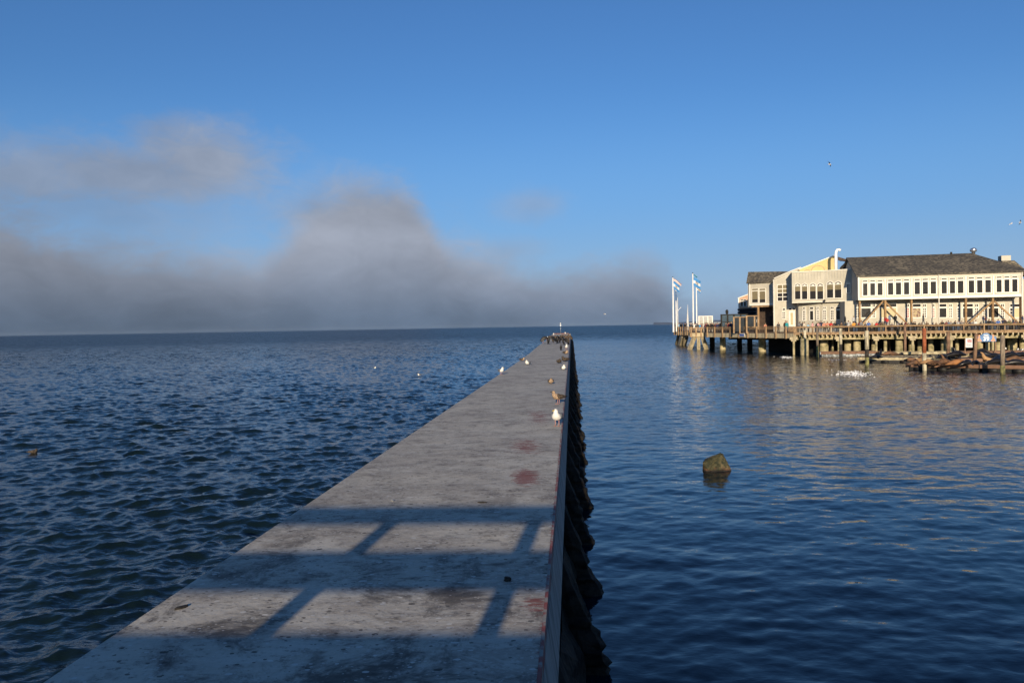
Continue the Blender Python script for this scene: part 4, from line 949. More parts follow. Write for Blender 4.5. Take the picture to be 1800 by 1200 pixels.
pw_ = mat('pile_timber', (.24, .19, .14), .9, .3, 1.6, .03, 7, stretch=(3, 3, .6), col2=(.10, .08, .06)); pp_ = mat('pale_pile_top', (.44, .40, .29), .9, .3, 2, .03, 7, stretch=(3, 3, .6), col2=(.22, .19, .13), cthr=(.4, .65)); pr_ = mat('rust_red_pile', (.30, .085, .03), .8, .25, 2, .01, 7, col2=(.16, .05, .025)); pb_ = mat('tarred_pile', (.035, .03, .025), .85, .3, 3, .02, 8); pg_ = mat('weedy_pile_foot', (.20, .19, .07), .9, .3, 3, .02, 8, col2=(.05, .05, .03)); pbr = mat('brown_pile', (.22, .13, .08), .85, .3, 2, .02, 8, col2=(.11, .07, .045))
def pile(px, ytop, ybase, w, secs, label, lean=0.0, zb=0.0):
    p = at(px, ybase, zb); d = p.y; r = w / F * d / 2; H_ = 4.9 + (horizon_y(px) - ytop) / F * d
    o = empty('timber_pile', label, 'pile', 'upright mooring piles round the sea lion floats', loc=(p.x, p.y, 0))
    z = -1.0; lo = 0.0
    for i, (fz, m_) in enumerate(secs):
        z1 = H_ * fz; rr = r * (1.0 if i % 2 == 0 else .93) 
        MB().tube([(lean * z / H_, 0, z), (lean * (z + z1) / 2 / H_ + .015, .01, (z + z1) / 2), (lean * z1 / H_, 0, z1)], [rr, rr * .98, rr * .95], 12).build(('foot', 'shaft', 'top')[i] if len(secs) > 1 else 'shaft', m_, o); z = z1 - .02
    return o
pile(1415, 580, 624, 5, [(.22, pb_), (1, pp_)], 'pale post rising through the railing below the bay windows, leftmost of the piles')
pile(1437, 573, 628, 4.6, [(.35, pg_), (1, pw_)], 'thin grey pile left of the styrofoam float, second from the left')
pile(1478, 577, 635, 5.6, [(.52, pb_), (1, pp_)], 'pile with tarred black lower half and pale top below the white wall')
pile(1524, 581, 641, 7.2, [(.22, pg_), (.46, pb_), (1, pp_)], 'thick pale topped pile with weedy green foot beside the second float')
pile(1564, 583, 619, 4.4, [(1, pbr)], 'slim brown pile leaning slightly behind the lying sea lion', -.25)
pile(1591, 572, 624, 4.6, [(1, pbr)], 'tall slender brown pile reaching up to the railing')
pile(1625, 577, 651.5, 7.2, [(.42, pp_), (1, pr_)], 'rust red pile with a bleached lower half beside the nearest float')
pile(1667, 583, 634, 6.6, [(.2, pb_), (1, pbr)], 'grey brown pile in the middle of the floats, right of the rusty one')
pile(1712.5, 586, 644, 6.6, [(.15, pb_), (1, pbr)], 'leaning brown pile at the left end of the blue sign', .22)
pile(1762.5, 589, 657, 8.2, [(.22, pg_), (1, pw_)], 'thickest grey pile in front right of the blue sign')
# blue pier sign
def text(s_, size, P, u, y, z, m, parent, name='lettering', ext=.02):
    cu = bpy.data.curves.new('t', 'FONT'); cu.body = s_; cu.size = size; cu.align_x = 'CENTER'; cu.extrude = ext; cu.resolution_u = 3; cu.offset = size * .02
    to = bpy.data.objects.new('t', cu); C.objects.link(to)
    dg = bpy.context.evaluated_depsgraph_get(); me = bpy.data.meshes.new_from_object(to.evaluated_get(dg)); bpy.data.objects.remove(to)
    me.materials.clear(); me.materials.append(m)
    me.transform(P.M @ Matrix.Translation((u, y, z)) @ Matrix.Rotation(math.pi / 2, 4, 'X')); me.name = name
    return link(name, me, parent)
SG = empty('pier_sign', 'blue sign with scalloped top reading PIER 39 between two orange sea lion shapes', 'sign')
PSg = Plane(wp(1716, 102.3), wp(1751.5, 101.6)); sblue = mat('pier_sign_blue', (.055, .17, .38), .5, .08, 3); sor = mat('pier_sign_orange', (.62, .27, .13), .55, .08, 3)
zs0 = PSg.hit(1733, 600.2)[1]; zs1 = PSg.hit(1733, 591)[1]; n_ = PSg.n; hh = zs1 - zs0
poly = [(0, zs0), (n_, zs0), (n_, zs0 + hh * .95)]
for c, r_, zc in ((n_ * .80, n_ * .10, .92), (n_ * .5, n_ * .22, 1.02), (n_ * .2, n_ * .10, .92)):
    poly += [(c + math.cos(a) * r_, zs0 + hh * zc + math.sin(a) * r_ * .85) for a in [math.pi * i / 8 for i in range(9)]]
poly += [(0, zs0 + hh * .95)]
MB().prism(poly, 0, .06, PSg.M).build('board', sblue, SG)
text('39', .72, PSg, n_ * .5, -.012, zs0 + .12, mat('sign_letter_white', (.8, .8, .78), .5, .03, 3), SG)
text('PIER', .30, PSg, n_ * .5, -.012, zs0 + .70, MATS['sign_letter_white'], SG)
sl_ = [(-.46, 0), (.42, 0), (.36, .10), (.14, .22), (.06, .46), (.10, .66), (.0, .80), (-.14, .78), (-.22, .66), (-.16, .52), (-.28, .30), (-.44, .14)]
for cx, sg_ in ((n_ * .17, 1), (n_ * .83, -1)):
    pl = [(cx + a * sg_ * .62, zs0 + .06 + b * 1.08) for a, b in (sl_ if sg_ > 0 else sl_[::-1])]
    MB().prism(pl, -.03, -.004, PSg.M).build('sea_lion_shape', sor, SG)
for u in (.06, n_ - .06): PSg.box('post', pbr, SG, u - .06, u + .06, .065, .18, .55, zs0 + hh)
SW = empty('notice_board', 'white notice board with pink and grey print on a post left of the blue sign', 'sign')
PW2 = Plane(wp(1697.5, 101.5), wp(1709.5, 101.2)); za, zb2 = PW2.hit(1703, 594.5)[1], PW2.hit(1703, 610.5)[1]
PW2.box('board', mat('notice_white', (.62, .62, .64), .5, .05, 4), SW, 0, PW2.n, 0, .05, zb2, za)
PW2.box('print', mat('print_pink', (.52, .25, .27), .5, .3, 8), SW, PW2.n * .25, PW2.n * .9, -.008, -.003, zb2 + .62, za - .12)
for i in range(3): PW2.box('print', mat('print_grey', (.25, .27, .34), .5, .3, 8), SW, .1, PW2.n - .1, -.008, -.003, zb2 + .12 + i * .15, zb2 + .19 + i * .15)
PW2.box('post', pbr, SW, -.10, -.005, 0, .1, .45, za - .1)
# ---------------------------------------------------------------- people along the railing
def skin_mesh(V, Ed, name):
    me = bpy.data.meshes.new(name); me.from_pydata([v[:3] for v in V], Ed, []); o = bpy.data.objects.new(name, me); C.objects.link(o)
    o.modifiers.new('s', 'SKIN'); sk = me.skin_vertices[0].data if me.skin_vertices else None
    if sk is None:
        me.attributes
    for i, v in enumerate(V):
        me.skin_vertices[0].data[i].radius = (v[3], v[4] if len(v) > 4 else v[3])
        me.skin_vertices[0].data[i].use_root = (i == 0)
    o.modifiers.new('u', 'SUBSURF').levels = 1
    dg = bpy.context.evaluated_depsgraph_get(); r = bpy.data.meshes.new_from_object(o.evaluated_get(dg)); bpy.data.objects.remove(o)
    r.name = name; r.polygons.foreach_set('use_smooth', [True] * len(r.polygons)); return r
def person_joints(pose):
    V = [(0, 0, .93, .15, .11), (0, .01, 1.10, .14, .10), (0, .0, 1.28, .17, .11), (0, 0, 1.42, .13, .09), (0, -.01, 1.50, .055), (0, -.02, 1.58, .075, .085), (0, -.02, 1.68, .078, .09), (0, -.02, 1.73, .05)]
    E = [(0, 1), (1, 2), (2, 3), (3, 4), (4, 5), (5, 6), (6, 7)]
    def chain(start, pts):
        p = start
        for q in pts: V.append(q); E.append((p, len(V) - 1)); p = len(V) - 1
    step = .14 if pose == 'walk' else 0
    for s in (-1, 1):
        chain(0, [(s * .10, 0, .84, .10), (s * .11, -.02 + s * step * .5, .48, .068), (s * .12, .02 + s * step, .10, .045), (s * .12, -.13 + s * step, .035, .04)])
        if pose == 'lean': arm = [(s * .20, -.02, 1.40, .06), (s * .25, -.15, 1.17, .048), (s * .12, -.40, 1.08, .036), (s * .06, -.48, 1.08, .034)]
        elif pose == 'photo': arm = [(s * .20, 0, 1.41, .06), (s * .26, -.20, 1.28, .048), (s * .08, -.33, 1.50, .036), (s * .05, -.36, 1.57, .034)]
        elif pose == 'walk': arm = [(s * .20, 0, 1.40, .06), (s * .25, -s * .10, 1.14, .048), (s * .24, -.08 - s * .16, .92, .036), (s * .24, -.10 - s * .16, .83, .034)]
        else: arm = [(s * .20, 0, 1.40, .06), (s * .27, .02, 1.14, .048), (s * .27, -.06, .90, .036), (s * .26, -.07, .81, .034)]
        chain(3, arm)
    if pose == 'lean':
        W_ = []
        for v in V:
            v = list(v)
            if v[2] > .95: k_ = (v[2] - .95); v[1] -= .38 * k_; v[2] -= .06 * k_
            W_.append(tuple(v))
        V = W_
    return V, E
skinm = mat('skin', (.42, .25, .17), .6, .1, 8); hairm = bpy.data.materials; cloth = mat('clothing', (1, 1, 1), .85, .25, 6, objcol=True)
def split(me, test, inflate, name, m):
    bm = bmesh.new(); bm.from_mesh(me); bm.normal_update()
    bmesh.ops.delete(bm, geom=[f for f in bm.faces if not test(f.calc_center_median())], context='FACES')
    for v in bm.verts: v.co += v.normal * inflate
    r = bpy.data.meshes.new(name); bm.to_mesh(r); bm.free(); r.materials.append(m); r.polygons.foreach_set('use_smooth', [True] * len(r.polygons)); return r
POSE = {}
for ps in ('stand', 'lean', 'photo', 'walk'):
    V, E = person_joints(ps); me = skin_mesh(V, E, 'body'); me.materials.clear(); me.materials.append(skinm)
    hx = V[6][1]; top = max(v.co.z for v in me.vertices)
    hand = (lambda c: (ps in ('lean',) and c.y < -.46 - 0) or (ps == 'photo' and c.z > 1.5 and c.y < -.26) or (ps in ('stand', 'walk') and abs(c.x) > .18 and c.z < .87))
    neck = 1.47 if ps != 'lean' else 1.44
    jk = split(me, lambda c: (.82 < c.z < neck) and not hand(c) and not (abs(c.x) < .08 and c.z > neck - .02), .016, 'jacket', cloth)
    tr = split(me, lambda c: .07 < c.z < .93 and abs(c.x) < .19, .010, 'trousers', cloth)
    hr = split(me, lambda c: c.z > top - .10 or (c.z > top - .25 and c.y > hx + .015), .014, 'hair', cloth)
    sh = split(me, lambda c: c.z < .085, .008, 'shoes', mat('dark_shoe', (.03, .03, .03), .6, .1, 9))
    POSE[ps] = (me, jk, tr, hr, sh)
CL = dict(navy=(.02, .03, .08), black=(.014, .014, .016), cream=(.62, .56, .46), white=(.72, .71, .68), gray=(.20, .20, .21), red=(.55, .03, .03), maroon=(.16, .03, .035), blue=(.05, .13, .38), teal=(.03, .30, .34),
          salmon=(.60, .26, .17), orange=(.75, .32, .05), brown=(.11, .07, .045), tan=(.35, .26, .16), olive=(.09, .10, .05), pink=(.62, .32, .32))
CL['light blue'] = (.25, .45, .62); CL['bright blue'] = (.05, .30, .60); CL['light gray'] = (.45, .45, .45); CL['dark red'] = (.28, .02, .02); CL['slate blue'] = (.14, .20, .30); CL['dark gray'] = (.06, .06, .065); CL['dark green'] = (.03, .07, .05)
HAIR = [(.015, .012, .01), (.05, .03, .018), (.12, .08, .04), (.03, .025, .02), (.02, .02, .02), (.25, .18, .09)]
# px, head-top y, colour, pose, row (r rail, u upper step, a left railing, c crowd)
PPL = [(1403.5, 564.3, 'gray', 'lean', 'r'), (1408.8, 565.5, 'dark gray', 'lean', 'r'), (1414, 564.8, 'cream', 'stand', 'r'), (1421, 567, 'light blue', 'stand', 'r'), (1428.5, 564.5, 'pink', 'stand', 'r'), (1433.6, 565.6, 'black', 'lean', 'r'),
       (1438, 565, 'pink', 'lean', 'r'), (1443.2, 562.6, 'navy', 'photo', 'r'), (1448.7, 564.4, 'salmon', 'stand', 'r'), (1453.3, 564.2, 'salmon', 'lean', 'r'), (1459, 564.5, 'red', 'lean', 'r'), (1468, 564, 'black', 'stand', 'r'), (1479, 565, 'brown', 'stand', 'r'),
       (1486, 555, 'black', 'walk', 'u'), (1491.3, 562.4, 'light gray', 'photo', 'r'), (1500.5, 554.6, 'light gray', 'stand', 'u'), (1501.2, 564, 'orange', 'stand', 'r'), (1510, 563.8, 'maroon', 'lean', 'r'), (1514.2, 562.2, 'gray', 'stand', 'r'),
       (1527, 563.5, 'blue', 'stand', 'r'), (1539.7, 564.7, 'red', 'lean', 'r'), (1549, 564.8, 'brown', 'lean', 'r'), (1557, 555.2, 'dark red', 'stand', 'u'), (1560, 558.6, 'red', 'stand', 'u'), (1563.8, 550.2, 'slate blue', 'stand', 'u'),
       (1574, 551.5, 'black', 'walk', 'u'), (1583, 564.6, 'black', 'lean', 'r'), (1589.6, 564.2, 'maroon', 'lean', 'r'), (1594.5, 564.8, 'brown', 'stand', 'r'), (1600.3, 563.8, 'dark gray', 'lean', 'r'), (1604.5, 564.8, 'black', 'lean', 'r'), (1614.2, 566.3, 'black', 'lean', 'r'),
       (1623.3, 551, 'dark gray', 'walk', 'u'), (1637.5, 565.6, 'navy', 'lean', 'r'), (1656.3, 562.3, 'black', 'stand', 'r'), (1667, 562.3, 'slate blue', 'photo', 'r'), (1671.5, 563.2, 'gray', 'stand', 'r'), (1679.6, 562.8, 'black', 'stand', 'r'),
       (1684.6, 561.8, 'light gray', 'photo', 'r'), (1715.2, 561.6, 'white', 'stand', 'r'), (1728.6, 553.6, 'navy', 'stand', 'u'), (1732.6, 556, 'maroon', 'walk', 'u'), (1738.6, 559.4, 'black', 'stand', 'r'), (1744.3, 560.3, 'dark gray', 'stand', 'r'),
       (1754.8, 559.9, 'blue', 'stand', 'r'), (1762.8, 558.8, 'navy', 'photo', 'r'), (1771.4, 561.6, 'olive', 'lean', 'r'), (1782.3, 562.8, 'maroon', 'lean', 'r'), (1786.8, 561.5, 'dark gray', 'stand', 'r'), (1791, 562.2, 'black', 'lean', 'r'), (1797.6, 556.3, 'navy', 'stand', 'u'),
       (1188, 566.2, 'navy', 'stand', 'w'), (1193.6, 566.8, 'light blue', 'stand', 'w'), (1200, 567.5, 'tan', 'stand', 'w'), (1204.5, 567, 'black', 'stand', 'w'), (1214.8, 567.5, 'dark gray', 'stand', 'v'), (1220.3, 566.6, 'white', 'photo', 'v'), (1223.6, 567.2, 'black', 'stand', 'v'),
       (1230.7, 567.8, 'bright blue', 'stand', 'v'), (1236, 567, 'cream', 'stand', 'v'), (1239.5, 566, 'brown', 'stand', 'v'), (1244.3, 566.5, 'black', 'stand', 'a'), (1247.5, 567.2, 'tan', 'lean', 'a'), (1252, 565.8, 'black', 'stand', 'a'), (1257.3, 566.8, 'teal', 'stand', 'a'),
       (1261.5, 566, 'navy', 'stand', 'a'), (1265.6, 567, 'cream', 'lean', 'a'), (1271, 565.5, 'black', 'stand', 'a'), (1276, 566, 'dark gray', 'stand', 'a'), (1281, 565.2, 'maroon', 'stand', 'a'), (1285.4, 564.6, 'navy', 'stand', 'a'), (1288.6, 566, 'brown', 'lean', 'a'),
       (1296, 567, 'gray', 'stand', 'a'), (1304.5, 568.2, 'olive', 'stand', 'a'), (1344, 567.5, 'salmon', 'lean', 'a'), (1368.3, 565.5, 'dark gray', 'stand', 'a'), (1380.8, 560.4, 'brown', 'stand', 'a2'), (1383.4, 563.2, 'teal', 'stand', 'a')]
STEP = empty('viewing_step', 'raised timber viewing step behind the rail crowd in front of the long white building', 'bleacher')
PB3 = Plane(W5 + nr * 1.6, W6 + nr * 1.6)
ust, _ = PB3.hit(1478, 560); uen, _ = PB3.hit(1830, 560)
PB3.box('tread', tim, STEP, ust, uen, 0, 1.1, WZ + .86, WZ + .95); PB3.box('riser', timd, STEP, ust, uen, .02, 1.0, WZ + .003, WZ + .858)
land = [(1395, 'beside the white door'), (1445, 'below the left arched windows'), (1500, 'below the right arched windows'), (1535, 'left of the first ochre brace'), (1580, 'under the first ochre brace'), (1618, 'between the first brace and the rusty pile'),
        (1660, 'right of the rusty pile'), (1700, 'left of the blue sign'), (1760, 'above the blue sign'), (1900, 'at the far right under the second brace')]
place = {'w': 'on the leftmost corner platform', 'v': 'behind the raking concrete legs'}
_r = random.Random(5)
for px in (1464, 1473.5, 1496, 1506, 1519, 1533, 1545, 1553.5, 1568, 1578.5, 1609, 1619.5, 1629, 1645.5, 1650.5, 1662, 1675.5, 1690.5, 1697, 1703.5, 1709.5, 1722, 1749, 1767, 1776.5):
    PPL.append((px, horizon_y(px) + _r.uniform(2.2, 4.5), _r.choice(['black', 'navy', 'dark gray', 'brown', 'gray', 'maroon', 'olive', 'slate blue', 'dark green', 'tan']), _r.choice(['stand', 'lean', 'photo']), 'r'))
for px in (1190.8, 1197, 1207.5): PPL.append((px, _r.uniform(566.5, 568), _r.choice(['black', 'gray', 'maroon', 'tan']), 'stand', 'w'))
for px in (1217.5, 1227, 1233.3): PPL.append((px, _r.uniform(566.5, 568), _r.choice(['dark gray', 'maroon', 'navy']), 'stand', 'v'))
for px in (1242, 1249.7, 1254.6, 1259.3, 1263.6, 1268.4, 1273.6, 1278.6, 1283.2): PPL.append((px, _r.uniform(565, 568), _r.choice(['black', 'gray', 'maroon', 'brown', 'dark gray', 'navy']), 'stand', 'a'))
order = sorted(range(len(PPL)), key=lambda i: PPL[i][0])
def near(i):
    j = order.index(i); a = PPL[order[j - 1]][2] if j else None; b = PPL[order[j + 1]][2] if j < len(order) - 1 else None; return a, b
used_l = set(); proto = {}
rg = random.Random(21)
lp = {'stand': 'standing', 'lean': 'leaning on the rail', 'photo': 'holding up a camera', 'walk': 'walking'}
for i, (px, py, col, ps, row) in enumerate(PPL):
    if row == 'r': p = at_line(px, W5, W6, .45 + rg.uniform(0, .15)); zf = WZ
    elif row == 'u': p = at_line(px, W5, W6, 1.95 + rg.uniform(0, .4)); zf = WZ + .95
    elif row == 'w': p = at_line(px, W0, W1, 1.0 + rg.uniform(0, 1)); zf = WZ
    elif row == 'v': p = at_line(px, W2, W3, .8 + rg.uniform(0, 2)); zf = WZ
    elif row == 'a2': p = at_line(px, W4, W5, 2.2); zf = WZ
    else: p = at_line(px, W4, W5, .6 + rg.uniform(0, 1.2)); zf = WZ
    zt9 = 4.9 + (horizon_y(px) - py) / F * p.y; s_ = (zt9 - zf) / (1.80 if ps != 'lean' else 1.74); s_ = min(1.12, max(.66, s_))
    a, b = near(i); kid = s_ < .78
    base = f"person in {col} top {lp[ps] if not (ps == 'lean' and row in 'a') else 'leaning forward'}"
    if row in place: pl_ = place[row]
    elif row.startswith('a'): pl_ = 'behind the plank railing' + (', left of the glass shelter' if px < 1267 else ', before the glass shelter' if px < 1300 else ' near the white door' if px > 1340 else ' by the windbreak')
    else: pl_ = next(t_ for q, t_ in land if px < q)
    if row == 'u': pl_ = pl_ + ', on the step'
    lab = f"{base} {pl_}"
    if lab in used_l or len(lab.split()) > 16 or sum(1 for q in PPL if q[2] == col) > 1 and row in ('r', 'a'):
        lab2 = f"person in {col} {'between' if a and b else 'beside'} people in {a or b}" + (f" and {b}" if a and b else '') + f", {pl_}"
        lab = lab2
    ws = lab.split(); 
    if len(ws) > 16: lab = ' '.join(ws[:16])
    while lab in used_l: lab = lab.replace('person', 'second person', 1); lab = ' '.join(lab.split()[:16])
    used_l.add(lab)
    o = empty('person', lab, 'person', 'visitors along the wharf railing', loc=(p.x, p.y, zf + (.002)), rz=rg.uniform(-.5, .5) + (rg.choice((1.3, -1.3)) if ps == 'walk' else .3))
    if row in ('w', 'v'): o.rotation_euler[2] = rg.uniform(-3, 3)
    o.scale = (s_ * rg.uniform(.95, 1.08),) * 2 + (s_,)
    me, jk, tr, hr, sh = POSE[ps]
    link('body', me, o); q = link('jacket', jk, o); q.color = (*CL[col], 1); q = link('trousers', tr, o); q.color = (*rg.choice([(.03, .04, .07), (.02, .02, .022), (.06, .09, .15), (.16, .14, .11), (.10, .10, .11)]), 1)
    q = link('hair', hr, o); q.color = (*rg.choice(HAIR), 1); link('shoes', sh, o)

# ---------------------------------------------------------------- sea lions
slm = {'black': mat('wet_fur', (.014, .012, .011), .35, .3, 2, spec=.5), 'brown': mat('brown_fur', (.15, .075, .035), .7, .3, 2, col2=(.06, .033, .02)), 'tan': mat('tan_fur', (.34, .20, .09), .75, .25, 2, col2=(.18, .10, .05)), 'orange': mat('ginger_fur', (.34, .15, .055), .75, .2, 2)}
def sealion(kind):
    if kind == 'flat': P_ = [(-1.05, 0, .05), (-.95, 0, .07), (-.6, 0, .15), (-.1, 0, .24), (.35, 0, .27), (.68, .04, .22), (.88, .08, .18), (1.0, .10, .17), (1.12, .11, .14), (1.18, .11, .13)]; Rr = [(.05, .03), (.13, .05), (.17, .14), (.26, .23), (.27, .25), (.19, .18), (.13, .125), (.115, .11), (.06, .055), (.03, .025)]
    elif kind == 'up': P_ = [(-.95, 0, .05), (-.85, 0, .08), (-.5, 0, .18), (-.05, 0, .28), (.28, 0, .42), (.42, 0, .66), (.48, 0, .88), (.56, 0, .99), (.68, 0, 1.06), (.76, 0, 1.09)]; Rr = [(.05, .03), (.13, .05), (.18, .15), (.27, .25), (.26, .26), (.18, .19), (.13, .13), (.12, .11), (.065, .055), (.03, .025)]
    else: P_ = [(-.75, .35, .05), (-.68, .28, .08), (-.45, .10, .18), (-.05, -.04, .26), (.35, .0, .26), (.60, .18, .21), (.66, .38, .17), (.60, .52, .15), (.50, .60, .13), (.44, .62, .12)]; Rr = [(.05, .03), (.13, .05), (.18, .15), (.27, .24), (.26, .24), (.19, .17), (.13, .12), (.12, .11), (.065, .05), (.03, .025)]
    b = MB().tube(P_, Rr, 12, ref=(0, 1, 0)).mesh('body')
    fl = []
    sx_, sz_ = (.28, .18) if kind != 'up' else (.30, .30)
    for s in (-1, 1):
        fl.append(MB().tube([(sx_, s * .20, sz_), (sx_ - .05, s * .36, sz_ * .45), (sx_ - .22, s * .52, .03), (sx_ - .34, s * .56, .02)], [(.09, .03), (.11, .03), (.10, .022), (.03, .01)], 8, ref=(1, 0, 0)).mesh('flipper'))
    for s in (-1, 1):
        a = Vector(P_[0]); fl.append(MB().tube([a + Vector((.08, 0, 0)), a + Vector((-.14, s * .12, -.01)), a + Vector((-.32, s * .18, -.025))], [(.05, .02), (.07, .018), (.02, .008)], 6, ref=(0, 1, 0)).mesh('hind_flipper'))
    return b, fl
SLK = {k_: sealion(k_) for k_ in ('flat', 'up', 'curl')}
SLM = {}
def add_sl(px, py, kind, col, L_, rz, lab, zt9=.60, d=None):
    p = at(px, py, zt9)
    o = empty('sea_lion', lab, 'sea lion', 'sea lions hauled out on the floats', loc=(p.x, p.y, zt9 + .002), rz=rz); s_ = L_ / 2.1; o.scale = (s_, s_, s_ * rg.uniform(.95, 1.15))
    key = (kind, col)
    if key not in SLM:
        b, fl = SLK[kind]; b = b.copy(); b.materials.append(slm[col]); f2 = []
        for f in fl: f = f.copy(); f.materials.append(slm['black' if col == 'black' else 'brown']); f2.append(f)
        SLM[key] = (b, f2)
    b, fl = SLM[key]; link('body', b, o)
    for i, f in enumerate(fl): link('flipper' if i < 2 else 'hind_flipper', f, o)
SLS = [(1567, 624.6, 'flat', 'brown', 2.2, 3.1, 'long brown sea lion lying flat between the brown piles on the rear float'), (1548, 623.5, 'up', 'black', 1.3, 1.0, 'small black sea lion sitting up left of the long brown one'),
       (1538, 630, 'flat', 'black', 1.9, .15, 'black sea lion lying on the pale edged float just right of the weedy pile'), (1584, 624, 'curl', 'black', 1.3, .5, 'small dark sea lion curled at the foot of the slender brown pile'),
       (1607, 641.5, 'curl', 'brown', 1.9, .5, 'brown sea lion at the left end of the nearest float'), (1613, 638, 'flat', 'tan', 1.9, .2, 'tan sea lion lying in the pile left of the rusty pile'), (1605, 636, 'flat', 'brown', 1.8, 2.9, 'brown sea lion heaped behind the others left of the rusty pile'),
       (1617, 634.6, 'up', 'brown', 1.6, .4, 'brown sea lion with raised head on top of the left heap'), (1636, 640.5, 'flat', 'tan', 1.9, 3.0, 'tan brown sea lion lying just right of the rusty pile'), (1645, 641, 'curl', 'brown', 1.8, 2.0, 'curled brown sea lion right of the rusty pile'),
       (1656, 640.6, 'flat', 'brown', 2.0, .3, 'brown sea lion lying left of the ginger one'), (1664, 638.6, 'up', 'brown', 1.5, 2.6, 'brown sea lion with lifted head in front of the grey brown pile'), (1680, 641.6, 'flat', 'orange', 2.2, .1, 'ginger sea lion lying in full sun on the nearest float'),
       (1699, 642, 'curl', 'black', 2.2, .6, 'round black sea lion beside the ginger one'), (1713, 640, 'flat', 'black', 1.6, .4, 'black sea lion asleep at the foot of the leaning pile'), (1656, 630, 'flat', 'black', 2.1, .5, 'dark sea lion sloping down left of the grey brown pile'),
       (1678, 627.5, 'flat', 'black', 2.8, .1, 'large black bull sea lion on the short rear float'), (1684, 624.5, 'up', 'black', 1.7, 2.8, 'black sea lion sitting upright behind the large bull'),
       (1722, 629.5, 'flat', 'black', 2.4, .2, 'black sea lion lying left in the row below the blue sign'), (1733, 627, 'flat', 'black', 2.5, 2.9, 'black sea lion in the middle of the row below the blue sign'), (1745, 628.4, 'flat', 'black', 2.2, .2, 'black sea lion at the right end of the row below the blue sign'),
       (1736, 636.4, 'up', 'tan', 1.9, 3.0, 'tan sea lion stretching its neck up on the middle float'), (1741, 639.5, 'curl', 'tan', 1.5, 1.6, 'pale faced sea lion in front of the stretching tan one'), (1751, 640, 'flat', 'black', 2.6, .2, 'big black sea lion left of the thickest grey pile'),
       (1754, 634.6, 'flat', 'black', 2.2, .5, 'black sea lion climbing behind the big one near the thickest pile'), (1780, 634, 'flat', 'brown', 2.0, .1, 'dark brown sea lion right of the thickest pile'), (1790, 641.8, 'flat', 'black', 2.4, 3.0, 'black sea lion low on the rightmost float'),
       (1774, 628, 'flat', 'black', 2.6, .1, 'long black sea lion on the middle float right of the thick pile'), (1792, 627, 'flat', 'black', 2.4, .2, 'black sea lion furthest right on the middle float'), (1724, 618.8, 'flat', 'black', 1.9, .3, 'sea lion resting on the rear float right under the blue sign')]
for q in SLS: add_sl(*q)

